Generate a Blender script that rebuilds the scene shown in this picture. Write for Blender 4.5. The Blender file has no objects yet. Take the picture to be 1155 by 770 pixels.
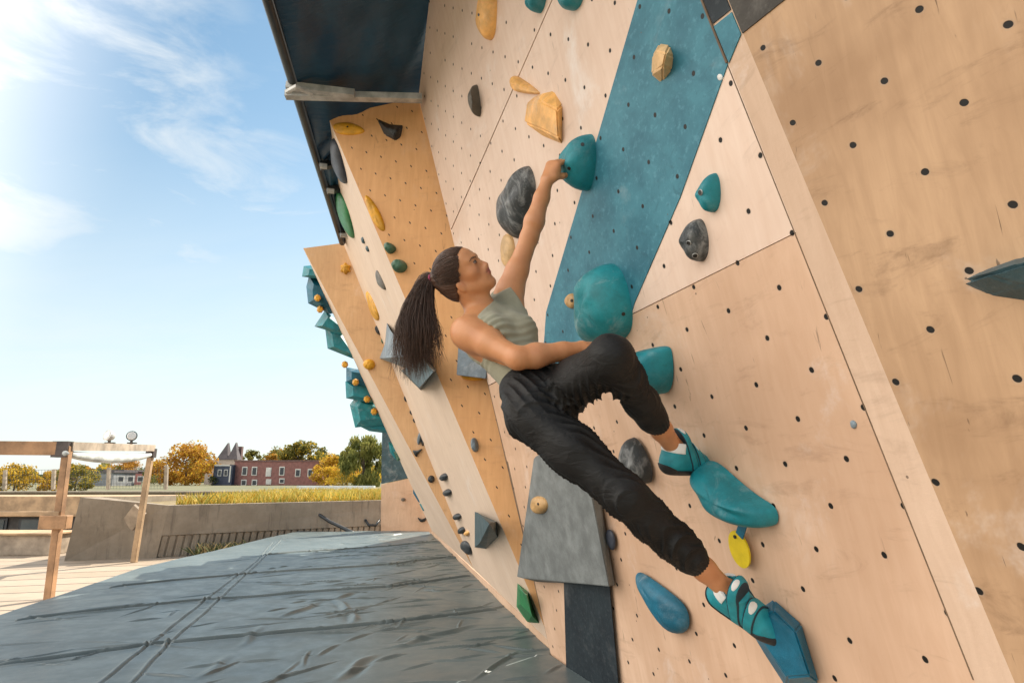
import bpy, bmesh, math, random
import numpy as np
import openvdb
from mathutils import Vector, Matrix
random.seed(7); rng = np.random.default_rng(11)
SC = bpy.context.scene; COL = SC.collection
A = lambda *v: np.array(v, float)
nm = lambda v: np.asarray(v, float) / np.linalg.norm(v)
# ------------------------------------------------------------------ camera
F = 700.0; PIT = math.atan(155 / F); CP, SP = math.cos(PIT), math.sin(PIT); ZC = 1.42
CAM = A(0, 0, ZC)
def ray(x, y):
    a = (x - 577.5) / F; v = (385 - y) / F
    return A(a, CP - v * SP, SP + v * CP)
def pt(x, y, t): return CAM + t * ray(x, y)          # point at depth t in front of the camera
def onz(x, y, z):
    r = ray(x, y); return CAM + r * (z - ZC) / r[2]
def onY(x, y, Y):
    r = ray(x, y); return CAM + r * (Y / r[1])
def cv(x, y, t): return A(x, -SP * y - CP * t, CP * y - SP * t)   # right / up / towards the viewer
class Plane:
    def __init__(s, n, p):
        s.n = nm(n); s.p = np.asarray(p, float)
        if s.n @ (s.p - CAM) > 0: s.n = -s.n           # normal towards the camera side
        hz = np.cross([0, 0, 1.0], s.n); s.h = nm(hz) if np.linalg.norm(hz) > 1e-6 else A(1, 0, 0)
        s.w = nm(np.cross(s.n, s.h)); s.w *= np.sign(s.w[2]) if abs(s.w[2]) > 1e-6 else 1
    def hit(s, x, y, off=0.0):
        r = ray(x, y); return CAM + r * ((s.n @ (s.p - CAM) + off) / (s.n @ r))
    def uw(s, P): return ((P - CAM) @ s.h, (P - CAM) @ s.w)
def through(a, b, c): return Plane(np.cross(b - a, c - a), a)
cam_d = bpy.data.cameras.new("camera"); cam = bpy.data.objects.new("camera", cam_d); COL.objects.link(cam)
cam_d.sensor_width = 36; cam_d.lens = F / 1155 * 36; cam_d.clip_end = 3000; cam_d.clip_start = 0.02
cam.location = CAM; cam.rotation_euler = (math.pi / 2 + PIT, 0, 0); SC.camera = cam
# ------------------------------------------------------------------ object helpers
def link(name, me, mat=None, parent=None):
    o = bpy.data.objects.new(name, me); COL.objects.link(o)
    if mat is not None and me is not None:
        for m in (mat if isinstance(mat, (list, tuple)) else [mat]): me.materials.append(m)
    if parent is not None:
        o.parent = parent
        if parent.parent is None: o.matrix_parent_inverse = parent.matrix_basis.inverted()
    return o
def tag(o, label=None, cat=None, group=None, kind=None):
    if label: o["label"] = label
    if cat: o["category"] = cat
    if group: o["group"] = group
    if kind: o["kind"] = kind
    return o
def mesh(V, Fc, smooth=False, mi=None):
    me = bpy.data.meshes.new("m"); me.from_pydata([tuple(map(float, v)) for v in V], [], [tuple(int(i) for i in f) for f in Fc])
    if smooth: me.polygons.foreach_set("use_smooth", [True] * len(me.polygons))
    if mi is not None: me.polygons.foreach_set("material_index", mi)
    me.update(); return me
def empty(name, loc=(0, 0, 0)):
    o = bpy.data.objects.new(name, None); COL.objects.link(o); o.location = tuple(loc); o.empty_display_size = .1
    return o
class MB:
    """collects shapes into one mesh (world coordinates)"""
    def __init__(s): s.V = []; s.F = []; s.M = []
    def add(s, V, Fc, mi=0):
        k = len(s.V); s.V += [tuple(map(float, v)) for v in V]; s.F += [tuple(int(i) + k for i in f) for f in Fc]; s.M += [mi] * len(Fc)
    def box(s, c, size, R=None, mi=0, bev=0):
        c = np.asarray(c, float); hx, hy, hz = np.asarray(size, float) / 2
        R = np.eye(3) if R is None else R
        if bev > 0:
            bm = bmesh.new(); bmesh.ops.create_cube(bm, size=1)
            for v in bm.verts: v.co = (v.co.x * hx * 2, v.co.y * hy * 2, v.co.z * hz * 2)
            bmesh.ops.bevel(bm, geom=bm.edges[:], offset=bev, segments=1, affect='EDGES')
            bm.verts.index_update(); V = [c + R @ np.array(v.co) for v in bm.verts]; Fc = [[v.index for v in f.verts] for f in bm.faces]; bm.free()
            s.add(V, Fc, mi); return
        V = [c + R @ A(x * hx, y * hy, z * hz) for x in (-1, 1) for y in (-1, 1) for z in (-1, 1)]
        s.add(V, [(0, 1, 3, 2), (4, 6, 7, 5), (0, 4, 5, 1), (2, 3, 7, 6), (0, 2, 6, 4), (1, 5, 7, 3)], mi)
    def beam(s, a, b, w, h, up=(0, 0, 1), mi=0, bev=0):
        a = np.asarray(a, float); b = np.asarray(b, float); y = nm(b - a); x = nm(np.cross(y, up)); z = np.cross(x, y)
        s.box((a + b) / 2, (w, np.linalg.norm(b - a), h), np.array([x, y, z]).T, mi, bev)
    def tube(s, P, r, n=8, mi=0, cap=True):
        P = [np.asarray(p, float) for p in P]; rs = r if hasattr(r, '__len__') else [r] * len(P)
        k = len(s.V); t0 = nm(P[1] - P[0]); a = nm(np.cross(t0, [.3, .2, 1] if abs(t0[2]) < .9 else [1, .1, 0])); V = []
        for i, p in enumerate(P):
            t = nm(P[min(i + 1, len(P) - 1)] - P[max(i - 1, 0)]); a = nm(a - t * (a @ t)); b = np.cross(t, a)
            for j in range(n):
                q = 2 * math.pi * j / n; V.append(p + rs[i] * (math.cos(q) * a + math.sin(q) * b))
        Fc = [(i * n + j, i * n + (j + 1) % n, (i + 1) * n + (j + 1) % n, (i + 1) * n + j) for i in range(len(P) - 1) for j in range(n)]
        if cap: Fc += [tuple(range(n - 1, -1, -1)), tuple((len(P) - 1) * n + j for j in range(n))]
        s.add(V, Fc, mi)
    def build(s, name, mat, parent=None, smooth=False):
        return link(name, mesh(s.V, s.F, smooth, s.M if any(s.M) else None), mat, parent)
# ------------------------------------------------------------------ materials
class NT:
    def __init__(s, name):
        s.m = bpy.data.materials.new(name); s.m.use_nodes = True; s.t = s.m.node_tree; s.t.nodes.clear()
        s.out = s.n('ShaderNodeOutputMaterial'); s.b = s.n('ShaderNodeBsdfPrincipled'); s.l(s.b.outputs[0], s.out.inputs[0])
    def n(s, k, **kw):
        o = s.t.nodes.new(k)
        for a, v in kw.items(): setattr(o, a, v)
        return o
    def l(s, a, b): s.t.links.new(a, b)
    def set(s, sock, v):
        if hasattr(v, 'is_output') or hasattr(v, 'links'): s.l(v, sock)
        else: sock.default_value = (*v, 1) if isinstance(v, tuple) and len(v) == 3 and sock.type == 'RGBA' else v
    def math(s, op, a, b=0.0, c=0.0):
        o = s.n('ShaderNodeMath', operation=op)
        for i, v in enumerate((a, b, c)): s.set(o.inputs[i], v)
        return o.outputs[0]
    def mix(s, fac, a, b, blend='MIX'):
        o = s.n('ShaderNodeMix', data_type='RGBA', blend_type=blend); s.set(o.inputs[0], fac); s.set(o.inputs[6], a); s.set(o.inputs[7], b); return o.outputs[2]
    def mapping(s, vec, scale=(1, 1, 1), loc=(0, 0, 0), rot=(0, 0, 0)):
        o = s.n('ShaderNodeMapping'); s.l(vec, o.inputs[0]); o.inputs['Scale'].default_value = scale; o.inputs['Location'].default_value = loc; o.inputs['Rotation'].default_value = rot; return o.outputs[0]
    def noise(s, vec, scale, detail=4, rough=.55, dist=0, out=0):
        o = s.n('ShaderNodeTexNoise'); s.l(vec, o.inputs['Vector']); o.inputs['Scale'].default_value = scale; o.inputs['Detail'].default_value = detail; o.inputs['Roughness'].default_value = rough; o.inputs['Distortion'].default_value = dist; return o.outputs[out]
    def ramp(s, fac, lo, hi, a=0.0, b=1.0):
        o = s.n('ShaderNodeMapRange', interpolation_type='SMOOTHSTEP'); s.set(o.inputs[0], fac)
        for i, v in zip((1, 2, 3, 4), (lo, hi, a, b)): o.inputs[i].default_value = v
        return o.outputs[0]
    def obj(s): return s.n('ShaderNodeTexCoord').outputs['Object']
    def uv(s, name): return s.n('ShaderNodeUVMap', uv_map=name).outputs[0]
    def bump(s, h, strength=.3, dist=.01):
        o = s.n('ShaderNodeBump'); s.l(h, o.inputs['Height']); o.inputs['Strength'].default_value = strength; o.inputs['Distance'].default_value = dist; s.l(o.outputs[0], s.b.inputs['Normal'])
    def fin(s, col=None, rough=None, spec=None, metal=None, **kw):
        if col is not None: s.set(s.b.inputs['Base Color'], col)
        if rough is not None: s.set(s.b.inputs['Roughness'], rough)
        if spec is not None: s.set(s.b.inputs['Specular IOR Level'], spec)
        if metal is not None: s.set(s.b.inputs['Metallic'], metal)
        for k, v in kw.items(): s.set(s.b.inputs[k.replace('_', ' ')], v)
        return s.m
def plain(name, col, rough=.6, var=.25, scale=6, bump=.15, metal=0, spec=.5, bscale=None):
    t = NT(name); o = t.obj(); f = t.noise(o, scale, 5, .6)
    c = t.mix(t.ramp(f, .3, .7), tuple(x * (1 - var) for x in col), tuple(min(1, x * (1 + var)) for x in col))
    if bump: t.bump(t.noise(o, bscale or scale * 8, 4), bump, .004)
    return t.fin(c, rough, spec, metal)
def panel_mat(name, base, dark, holes=True, chalk=.35, stain=.35, blue=False, speck=True, rough=.62):
    """plywood or painted board: grain, stains, chalk, screw specks and a staggered grid of drilled bolt holes"""
    t = NT(name); m = t.uv('metric')
    grain = t.noise(t.mapping(m, (9, 1.2, 1)), 3, 5, .65, .6)
    big = t.noise(m, 1.1, 4, .6, .3); mid = t.noise(m, 5, 6, .68, .2); fine = t.noise(m, 34, 4, .7)
    if blue:
        c = t.mix(t.ramp(mid, .32, .7), dark, base); c = t.mix(t.ramp(fine, .5, .75, 0, .35), c, tuple(min(1, x * 1.5 + .06) for x in base))
        c = t.mix(t.ramp(t.noise(m, 11, 5, .7, 1.2), .58, .68, 0, .3), c, tuple(x * .55 for x in dark))
    else:
        c = t.mix(t.ramp(grain, .25, .75, .0, .75), base, dark)
        c = t.mix(t.ramp(big, .38, .66, 0, stain), c, tuple(x * y for x, y in zip(dark, (.72, .66, .6))))
        sm = t.noise(t.mapping(m, (1.6, 5, 1), rot=(0, 0, .5)), 2.2, 6, .72, .8)
        c = t.mix(t.ramp(sm, .53, .74, 0, stain * .9), c, tuple(x * y for x, y in zip(dark, (.55, .52, .5))))
        scr = t.noise(t.mapping(m, (26, 3.5, 1), rot=(0, 0, -.35)), 1.4, 3, .6, 1.0)
        c = t.mix(t.ramp(scr, .68, .74, 0, min(1, stain * 1.5)), c, tuple(x * .42 for x in dark))
    ch = t.noise(t.mapping(m, (1, .8, 1), (3.1, 1.7, 0)), 2.3, 6, .7, .5)
    c = t.mix(t.ramp(ch, .56, .78, 0, chalk), c, (.80, .77, .75))
    h = fine
    if speck:
        vo = t.n('ShaderNodeTexVoronoi', feature='F1'); t.l(m, vo.inputs['Vector']); vo.inputs['Scale'].default_value = 8.5
        sp = t.math('MULTIPLY', t.math('LESS_THAN', vo.outputs['Distance'], .034), t.math('GREATER_THAN', t.noise(m, 1.6, 2), .44))
        c = t.mix(t.math('MULTIPLY', sp, .75), c, (.10, .07, .05))
    if holes:
        la = t.uv('lat'); sx = t.n('ShaderNodeSeparateXYZ'); t.l(la, sx.inputs[0]); ds = []; rs = []
        for k in (0, 1):
            r = t.math('ROUND', sx.outputs[k]); rs.append(r); ds.append(t.math('SUBTRACT', sx.outputs[k], r))
        d = t.math('SQRT', t.math('ADD', t.math('MULTIPLY', ds[0], ds[0]), t.math('MULTIPLY', ds[1], ds[1])))
        cb = t.n('ShaderNodeCombineXYZ'); t.l(rs[0], cb.inputs[0]); t.l(rs[1], cb.inputs[1])
        wn = t.n('ShaderNodeTexWhiteNoise', noise_dimensions='2D'); t.l(cb.outputs[0], wn.inputs[0])
        wob = t.math('ADD', d, t.math('MULTIPLY', t.math('SUBTRACT', t.noise(m, 90, 2), .5), .012))
        keep = t.math('GREATER_THAN', wn.outputs[0], .07)
        hole = t.math('MULTIPLY', t.ramp(wob, .044, .054, 1, 0), keep)
        rim = t.math('MULTIPLY', t.ramp(wob, .05, .085, 1, 0), t.math('MULTIPLY', keep, wn.outputs[0]))
        c = t.mix(t.math('MULTIPLY', rim, .35), c, (.34, .27, .21) if not blue else (.03, .09, .13))
        c = t.mix(hole, c, (.008, .007, .006))
        h = t.math('SUBTRACT', t.math('MULTIPLY', fine, .25), t.math('MULTIPLY', hole, 3.0))
    t.bump(h, .35, .004)
    return t.fin(c, rough, .3)
def hold_mat(name, col, chalk=.25, marble=None, rough=.5):
    t = NT(name); o = t.obj(); f = t.noise(o, 9, 5, .65)
    c = t.mix(t.ramp(f, .3, .72), tuple(x * .72 for x in col), tuple(min(1, x * 1.22) for x in col))
    if marble is not None:
        mm = t.noise(t.mapping(o, (1, 1, .55)), 13, 6, .72, 1.6); c = t.mix(t.ramp(mm, .46, .66), c, marble)
    ch = t.noise(o, 6.5, 6, .72, .4); nz = t.n('ShaderNodeNewGeometry'); sx = t.n('ShaderNodeSeparateXYZ'); t.l(nz.outputs['Normal'], sx.inputs[0])
    c = t.mix(t.math('MULTIPLY', t.ramp(ch, .5, .74), t.ramp(sx.outputs[2], -.6, .7, chalk * .35, chalk)), c, (.72, .72, .70))
    c = t.mix(t.ramp(t.noise(o, 48, 3, .6), .62, .72, 0, .35), c, tuple(x * .5 for x in col))
    t.bump(t.math('ADD', t.noise(o, 170, 3, .7), t.math('MULTIPLY', t.noise(o, 28, 3), .5)), .55, .003)
    return t.fin(c, rough, .45)
M = {}
M['teal'] = hold_mat('teal fibreglass', (.006, .20, .245), .25)
M['teal2'] = hold_mat('worn teal fibreglass', (.012, .23, .265), .75)
M['bluehold'] = hold_mat('deep blue fibreglass', (.006, .12, .20), .3)
M['palegrey'] = hold_mat('pale blue grey board', (.17, .22, .26), .5)
M['marble'] = hold_mat('marbled charcoal resin', (.028, .034, .038), .45, (.17, .18, .185))
M['dark'] = hold_mat('dark resin', (.018, .022, .026), .25)
M['navy'] = hold_mat('navy resin', (.035, .042, .06), .2)
M['slate'] = hold_mat('slate blue board', (.035, .075, .09), .35)
M['greyvol'] = hold_mat('grey painted board', (.17, .185, .185), .12, rough=.65)
M['yellow'] = hold_mat('yellow resin', (.68, .33, .015), .12)
M['peach'] = hold_mat('peach resin', (.80, .43, .13), .35)
M['woodhold'] = hold_mat('pale turned wood', (.62, .40, .19), .15)
M['wood2'] = hold_mat('varnished wood', (.50, .30, .12), .15)
M['green'] = hold_mat('green resin', (.02, .19, .06), .2)
M['sage'] = hold_mat('sage green resin', (.06, .15, .095), .35)
M['brownhold'] = hold_mat('grey brown resin', (.11, .095, .075), .35)
M['shoewhite_cap'] = plain('white plastic cap', (.62, .62, .60), .5, .08, 40, 0)
M['tagyellow'] = plain('yellow plastic tag', (.70, .52, .01), .45, .08, 30, .05)
M['blackbolt'] = plain('black bolt', (.012, .012, .012), .4, .2)
M['steel'] = plain('zinc steel', (.30, .31, .31), .45, .15, 20, .1, metal=.6)
M['joint'] = plain('dark joint', (.16, .105, .065), .8, .3)
M['ply_pink'] = panel_mat('whitewashed plywood', (.76, .60, .50), (.68, .505, .40), chalk=.6, stain=.30)
M['ply_peach'] = panel_mat('pale birch plywood', (.71, .495, .355), (.61, .40, .27), chalk=.4, stain=.5)
M['ply_tan'] = panel_mat('tan plywood', (.53, .345, .208), (.40, .25, .145), chalk=.4, stain=.7)
M['ply_orange'] = panel_mat('orange stained plywood', (.76, .42, .19), (.64, .33, .135), chalk=.15, stain=.25)
M['ply_pale'] = panel_mat('pale plywood', (.76, .60, .47), (.66, .50, .38), holes=False, chalk=.5, stain=.2)
M['ply_far'] = panel_mat('warm plywood', (.68, .41, .21), (.56, .32, .15), holes=False, chalk=.25, stain=.35)
M['ply_strip'] = panel_mat('chalk dusted plywood', (.68, .50, .375), (.58, .41, .295), holes=False, chalk=.6, stain=.4)
M['ply_kick'] = panel_mat('kickboard plywood', (.64, .45, .31), (.52, .35, .24), holes=False, chalk=.2, stain=.4)
M['bluepaint'] = panel_mat('blue painted board', (.048, .205, .272), (.022, .125, .18), blue=True, chalk=.18, rough=.5)
M['slatepaint'] = panel_mat('charcoal painted board', (.02, .03, .037), (.012, .018, .024), blue=True, holes=False, chalk=.12)
M['umberpaint'] = panel_mat('umber painted board', (.075, .068, .058), (.04, .036, .032), blue=True, holes=False, chalk=.15)
# ------------------------------------------------------------------ sky and sun
SUN_EL, SUN_AZ = math.radians(44), math.radians(32)       # azimuth from +Y towards +X
sund = bpy.data.lights.new("sun", 'SUN'); sund.energy = 4.6; sund.angle = math.radians(.53); sund.color = (1, .90, .76)
sun = bpy.data.objects.new("sun", sund); COL.objects.link(sun)
sdir = Vector((math.sin(SUN_AZ) * math.cos(SUN_EL), math.cos(SUN_AZ) * math.cos(SUN_EL), math.sin(SUN_EL)))
sun.rotation_euler = sdir.to_track_quat('Z', 'Y').to_euler()
W = bpy.data.worlds.new("World"); SC.world = W; W.use_nodes = True; wt = W.node_tree; wt.nodes.clear()
class WN(NT):
    def __init__(s, tree): s.t = tree
w = WN(wt); wo = w.n('ShaderNodeOutputWorld'); bg = w.n('ShaderNodeBackground'); w.l(bg.outputs[0], wo.inputs[0]); bg.inputs[1].default_value = .13
sky = w.n('ShaderNodeTexSky', sky_type='NISHITA'); sky.sun_disc = False; sky.sun_elevation = SUN_EL; sky.sun_rotation = SUN_AZ
sky.air_density = 1.0; sky.dust_density = .6; sky.ozone_density = 1.6
gen = w.n('ShaderNodeTexCoord').outputs['Generated']; sp = w.n('ShaderNodeSeparateXYZ'); w.l(gen, sp.inputs[0])
zz = w.math('ADD', w.math('MAXIMUM', sp.outputs[2], 0), .22)
cb = w.n('ShaderNodeCombineXYZ'); w.l(w.math('DIVIDE', sp.outputs[0], zz), cb.inputs[0]); w.l(w.math('DIVIDE', sp.outputs[1], zz), cb.inputs[1])
cl1 = w.noise(w.mapping(cb.outputs[0], (1.0, 2.2, 1), (1.3, .4, 0), (0, 0, .75)), 1.15, 9, .62, .55)
cl2 = w.noise(w.mapping(cb.outputs[0], (1, 1, 1), (5.2, 2.3, 0)), .55, 4, .5, .3)
mask = w.ramp(w.math('ADD', w.math('MULTIPLY', cl1, .75), w.math('MULTIPLY', cl2, .45)), .57, .80)
low = w.ramp(sp.outputs[2], .0, .60, .90, .04)                # bright thin cloud bank towards the horizon
low = w.math('MULTIPLY', low, w.ramp(cl1, .2, .75, .78, 1.0))
def blob(x, y, tight):
    d = nm(ray(x, y)); vm = w.n('ShaderNodeVectorMath', operation='DOT_PRODUCT'); w.l(gen, vm.inputs[0]); vm.inputs[1].default_value = tuple(d); return w.ramp(vm.outputs['Value'], 1 - tight, 1.0)
wisp = w.noise(w.mapping(gen, (2.2, 2.2, 6.5), (0, 0, 0), (.35, .75, 0)), 2.4, 8, .60, .45)
bl = w.math('MAXIMUM', w.math('MAXIMUM', blob(25, 55, .045), w.math('MULTIPLY', blob(-140, 120, .06), .9)), w.math('MULTIPLY', w.math('MAXIMUM', blob(240, 235, .03), blob(320, 330, .03)), .7))
mask2 = w.math('MULTIPLY', w.ramp(wisp, .36, .76), bl)
mk_ = w.math('MAXIMUM', w.math('MAXIMUM', w.math('MULTIPLY', mask, .35), w.math('MULTIPLY', mask2, .95)), low)
skyc = w.mix(1.0, sky.outputs[0], (.66, .78, .70), 'MULTIPLY')
vis = w.mix(mk_, skyc, (3.7, 3.85, 3.85))
# unseen sky glow added as soft key light: left of and behind the viewer
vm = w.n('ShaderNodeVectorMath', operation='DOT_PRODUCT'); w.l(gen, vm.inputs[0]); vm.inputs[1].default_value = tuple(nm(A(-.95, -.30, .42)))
unseen_key = w.math('MULTIPLY', w.ramp(vm.outputs['Value'], .38, .95), w.ramp(cl2, .2, .7, .75, 1.0))
unseen_key = w.math('MULTIPLY', unseen_key, w.ramp(sp.outputs[2], -.02, .08))
w.l(w.mix(unseen_key, vis, (14.5, 13.4, 12.1)), bg.inputs[0])
SC.view_settings.view_transform = 'Standard'; SC.view_settings.look = 'None'; SC.view_settings.gamma = 1; SC.view_settings.use_curve_mapping = False
SC.view_settings.exposure = 1.0
# ------------------------------------------------------------------ the climbing wall
MZ = .35                                                     # top of the crash mat
P1N = A(-0.92025112, -0.32666456, -0.21547191); P1 = Plane(P1N, CAM + P1N * -1.35)
P1.h = A(-0.33452248, 0.94238777, 0); P1.w = nm(np.cross(P1.n, P1.h)); P1.w *= np.sign(P1.w[2])
A1 = P1.hit(472, 110); A0 = P1.hit(486.5, -14); T1 = onz(370, 132, A1[2] - .05)
B = onz(626, 738, MZ); E0 = onz(485, 600, MZ); e_k = nm(E0 - B); KICK = Plane(np.cross(e_k, [0, 0, 1.0]), B)
Bk = KICK.hit(622, 725); Q = KICK.hit(534, 641); Ek = KICK.hit(487, 598)
PW = through(T1, Bk, Q); K = PW.hit(387, 274); J = onz(342, 280, K[2] - .03)
P3 = through(K, Q, J); PX = through(J, Q, Ek); PO = through(A1, T1, Bk)
R1a = P1.hit(769, -60); R1b = P1.hit(1118, 815)
hs = A(math.sin(math.radians(-14.5)), math.cos(math.radians(-14.5)), 0); PS = Plane(np.cross(R1a - R1b, hs), R1a)
R2a = PS.hit(822, 0); R2b = PS.hit(1145, 770); R2c = PS.hit(1166, 820)
h0 = A(math.sin(math.radians(-27)), math.cos(math.radians(-27)), 0); P0 = Plane(np.cross(R2a - R2b, h0), R2a)
P0.h = h0; P0.w = np.cross(P0.n, h0); P0.w *= np.sign(P0.w[2])
LAT = {'P1': ((1.7755, 1.0745), (-.1283, -.1165), (.0958, -.1262))}
def fit(pl, px, a0, b0):                                      # staggered hole grid measured on the board
    U = np.array([pl.uw(pl.hit(*q)) for q in px]); o = U[0].copy(); a = np.array(a0); b = np.array(b0)
    for _ in range(5):
        ij = np.round(np.linalg.solve(np.array([a, b]).T, (U - o).T).T); X = np.c_[np.ones(len(ij)), ij]
        sol = np.linalg.lstsq(X, U, rcond=None)[0]; o, a, b = sol
    return tuple(o), tuple(a), tuple(b)
LAT['P0'] = fit(P0, [(919.5, 69), (1002.8, 89.4), (958.5, 165), (1047, 192), (1001, 267), (1095, 300), (1047, 376), (1096, 112), (1049, 10), (1114, 43), (1147, 221), (1099, 491)], (-.145, -.13), (.115, -.107))
zo = [(175, 270), (255, 297), (333, 322), (418, 347), (500, 372), (228, 392), (306, 415), (390, 440), (470, 465), (552, 492), (280, 500), (360, 533), (440, 560), (520, 585), (408, 652), (490, 677)]
uo = [PO.uw(PO.hit(360 + x / 4.8125, 110 + y / 4.8125)) for x, y in zo]
LAT['O'] = fit(PO, [(360 + x / 4.8125, 110 + y / 4.8125) for x, y in zo], tuple(np.subtract(uo[1], uo[0])), tuple(np.subtract(uo[5], uo[0])))
def set_uv(me, pl, lat=None):
    u1 = me.uv_layers.new(name='metric'); u2 = me.uv_layers.new(name='lat')
    o, a, b = lat or ((0, 0), (.16, 0), (0, .16)); Mi = np.linalg.inv(np.array([a, b]).T)
    for lp in me.loops:
        P = np.array(me.vertices[lp.vertex_index].co); u = np.array(pl.uw(P)); u1.data[lp.index].uv = u; u2.data[lp.index].uv = Mi @ (u - np.array(o))
def board(name, pts, pl, mat, parent, thick=.018, proud=0.0, lat=None, label=None):
    """a flat board: its front face on the plane (or proud of it), with a real edge"""
    f = [p + pl.n * proud for p in pts]; b = [p - pl.n * (thick - proud) for p in pts]; n = len(f)
    nv = np.cross(f[1] - f[0], f[2] - f[0])
    if nv @ pl.n < 0: f.reverse(); b.reverse()
    V = f + b; Fc = [tuple(range(n)), tuple(range(2 * n - 1, n - 1, -1))] + [(i, n + i, n + (i + 1) % n, (i + 1) % n) for i in range(n)]
    me = mesh(V, Fc); set_uv(me, pl, lat); o = link(name, me, mat, parent)
    if label: o["label"] = label
    return o
wall = tag(empty('climbing_wall', (0.27, 4.2, 0)), 'tall overhanging plywood climbing wall of angled panels with a broad blue stripe', 'climbing wall')
def P1p(*px): return [P1.hit(*q) for q in px]
# main overhanging face, split along its sheet joints
topL, topR = P1.hit(497, -115), P1.hit(750, -108)
# floor line of the main face (where it meets the mat)
def p1_mat(Y): n = P1.n; return A((n @ (P1.p) - n[1] * Y - n[2] * (MZ - .03)) / n[0], Y, MZ - .03)
Bm = p1_mat(B[1]); near1 = p1_mat(1.45)
c1 = P1.hit(515, 262); c2 = P1.hit(625, 0); c3 = P1.hit(672, -112)
s1 = P1.hit(610, 402); s2 = P1.hit(890, 263)
sR = P1.hit(874, 200)
lat = LAT['P1']
R1 = lambda y: P1.hit(793 + (y) * 307 / 770, y)
LE = lambda y: P1.hit(472 + (y - 110) * .2432, y)
gA = [P1.hit(497, -115), LE(110), LE(259.2), P1.hit(671.5, -112)]
gB = [P1.hit(672.6, -112), LE(261), LE(434.2), R1(262), R1(-60), P1.hit(752, -110)]
gC = [LE(435.2), Bk, Bm, near1, P1.hit(1130, 845), R1(263)]
for pts, mt, lb in ((gA, 'ply_pink', 'whitewashed upper sheet left of the slanting joint'), (gB, 'ply_pink', 'whitewashed sheet that carries the blue stripe'), (gC, 'ply_peach', 'peach coloured lower sheet full of bolt holes')):
    board('wall_panel', pts, P1, M[mt], wall, lat=lat, label=lb)
pA = board('wall_panel', [T1, A1, Bk], PO, M['ply_orange'], wall, lat=LAT['O'], label='orange stained triangular panel facing the mat')
board('wall_panel', [T1, Bk, Q, K], PW, M['ply_pale'], wall, label='pale side panel left of the orange triangle')
board('wall_panel', [K, Q, J], P3, M['ply_far'], wall, label='warm tan triangular panel at the far end')
board('wall_panel', [J, Q, Ek], PX, M['ply_pale'], wall, label='narrow pale panel seen edge-on at the far end')
board('kickboard', [Bk - A(0, 0, 0), Ek, E0 - A(0, 0, .03), B - A(0, 0, .03)], KICK, M['ply_kick'], wall)
board('wall_panel', [R1a + A(0, 0, .0), P1.hit(1118, 815), PS.hit(1166, 820), PS.hit(797, -60)], PS, M['ply_strip'], wall, label='narrow pale strip between the two nearest panels')
FARR = P0.hit(1500, -200); FARB = P0.hit(1500, 900)
board('wall_panel', [PS.hit(797, -60), PS.hit(1166, 820), FARB, FARR], P0, M['ply_tan'], wall, lat=LAT['P0'], label='large tan panel nearest the camera with big bolt holes')
# back of the wall beyond the far edge (turns away from the mat)
PY = through(J, Ek, J + A(1.6, 2.2, 0))
board('wall_panel', [J + A(.01, .03, 0), Ek + A(.01, .03, 0), Ek + A(1.6, 1.2, 0), J + A(1.6, 2.2, 0)], PY, M['ply_far'], wall, label='panel turning away behind the far edge')
# painted areas
board('painted_stripe', P1p((745, -95), (720, 0), (654.5, 224), (616.5, 352), (613.5, 396), (640, 442), (702, 392), (716, 342), (768, 222), (821.5, 73), (794, 2), (756, -95)), P1, M['bluepaint'], wall, thick=.004, proud=.0035, lat=lat, label='broad blue painted stripe with darker mottling')
board('painted_stripe', P1p((636, 640), (686, 640), (699, 782), (640, 782)), P1, M['slatepaint'], wall, thick=.004, proud=.0035, label='charcoal painted stripe below the grey volume')
PSp = lambda *px: [PS.hit(*q) for q in px]
board('painted_stripe', PSp((823, 71), (836.5, 39), (826, 14), (806, 30)), PS, M['bluepaint'], wall, thick=.004, proud=.0035, lat=lat, label='blue end of the stripe on the narrow strip')
board('painted_stripe', PSp((805, 27), (825, 11), (797.5, -57), (771, -57)), PS, M['slatepaint'], wall, thick=.004, proud=.0035, label='dark slate patch above the blue end')
board('painted_stripe', [P0.hit(*q) for q in ((838, 38), (887, -1), (962, -58), (799, -57))], P0, M['umberpaint'], wall, thick=.004, proud=.0035, label='dark brown painted corner')
def joint(px, pl, wdt=.004, proud=.0012):
    a, b = pl.hit(*px[0]), pl.hit(*px[1]); s = nm(np.cross(b - a, pl.n)) * wdt / 2
    board('panel_joint', [a - s, b - s, b + s, a + s], pl, M['joint'], wall, thick=.004, proud=proud)
board('light_stop_board', [P1.hit(500, -112), LE(112), Bk, Bm, near1, P1.hit(1130, 845), R1(-58)], P1, M['joint'], wall, thick=.035, proud=-.0185)  # added behind the sheets to stop light leaking through the joint gaps
joint(((809, 44), (1098, 766)), P1, .003)
joint(((821, 71), (770, -56)), P1, .006, .0062)
# end panel beyond the wall, facing the mat
ey = 13.75
endp = tag(empty('end_panel', onY(455, 600, ey) * A(1, 1, 0)), 'upright board closing the far end of the wall, dark teal above and bare plywood below', 'wall panel')
PE = Plane((0, -1, 0), (0, ey, 0))
Ep = lambda *px: [PE.hit(*q) for q in px]
board('lower_board', Ep((430, 546), (462, 539), (500, 600), (500, 604), (429.5, 604)), PE, M['ply_kick'], endp, label='bare plywood lower board')
board('upper_board', Ep((430, 545.5), (431, 486), (436, 486), (462, 538.5)), PE, M['slate'], endp, label='dark teal upper board')
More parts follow.
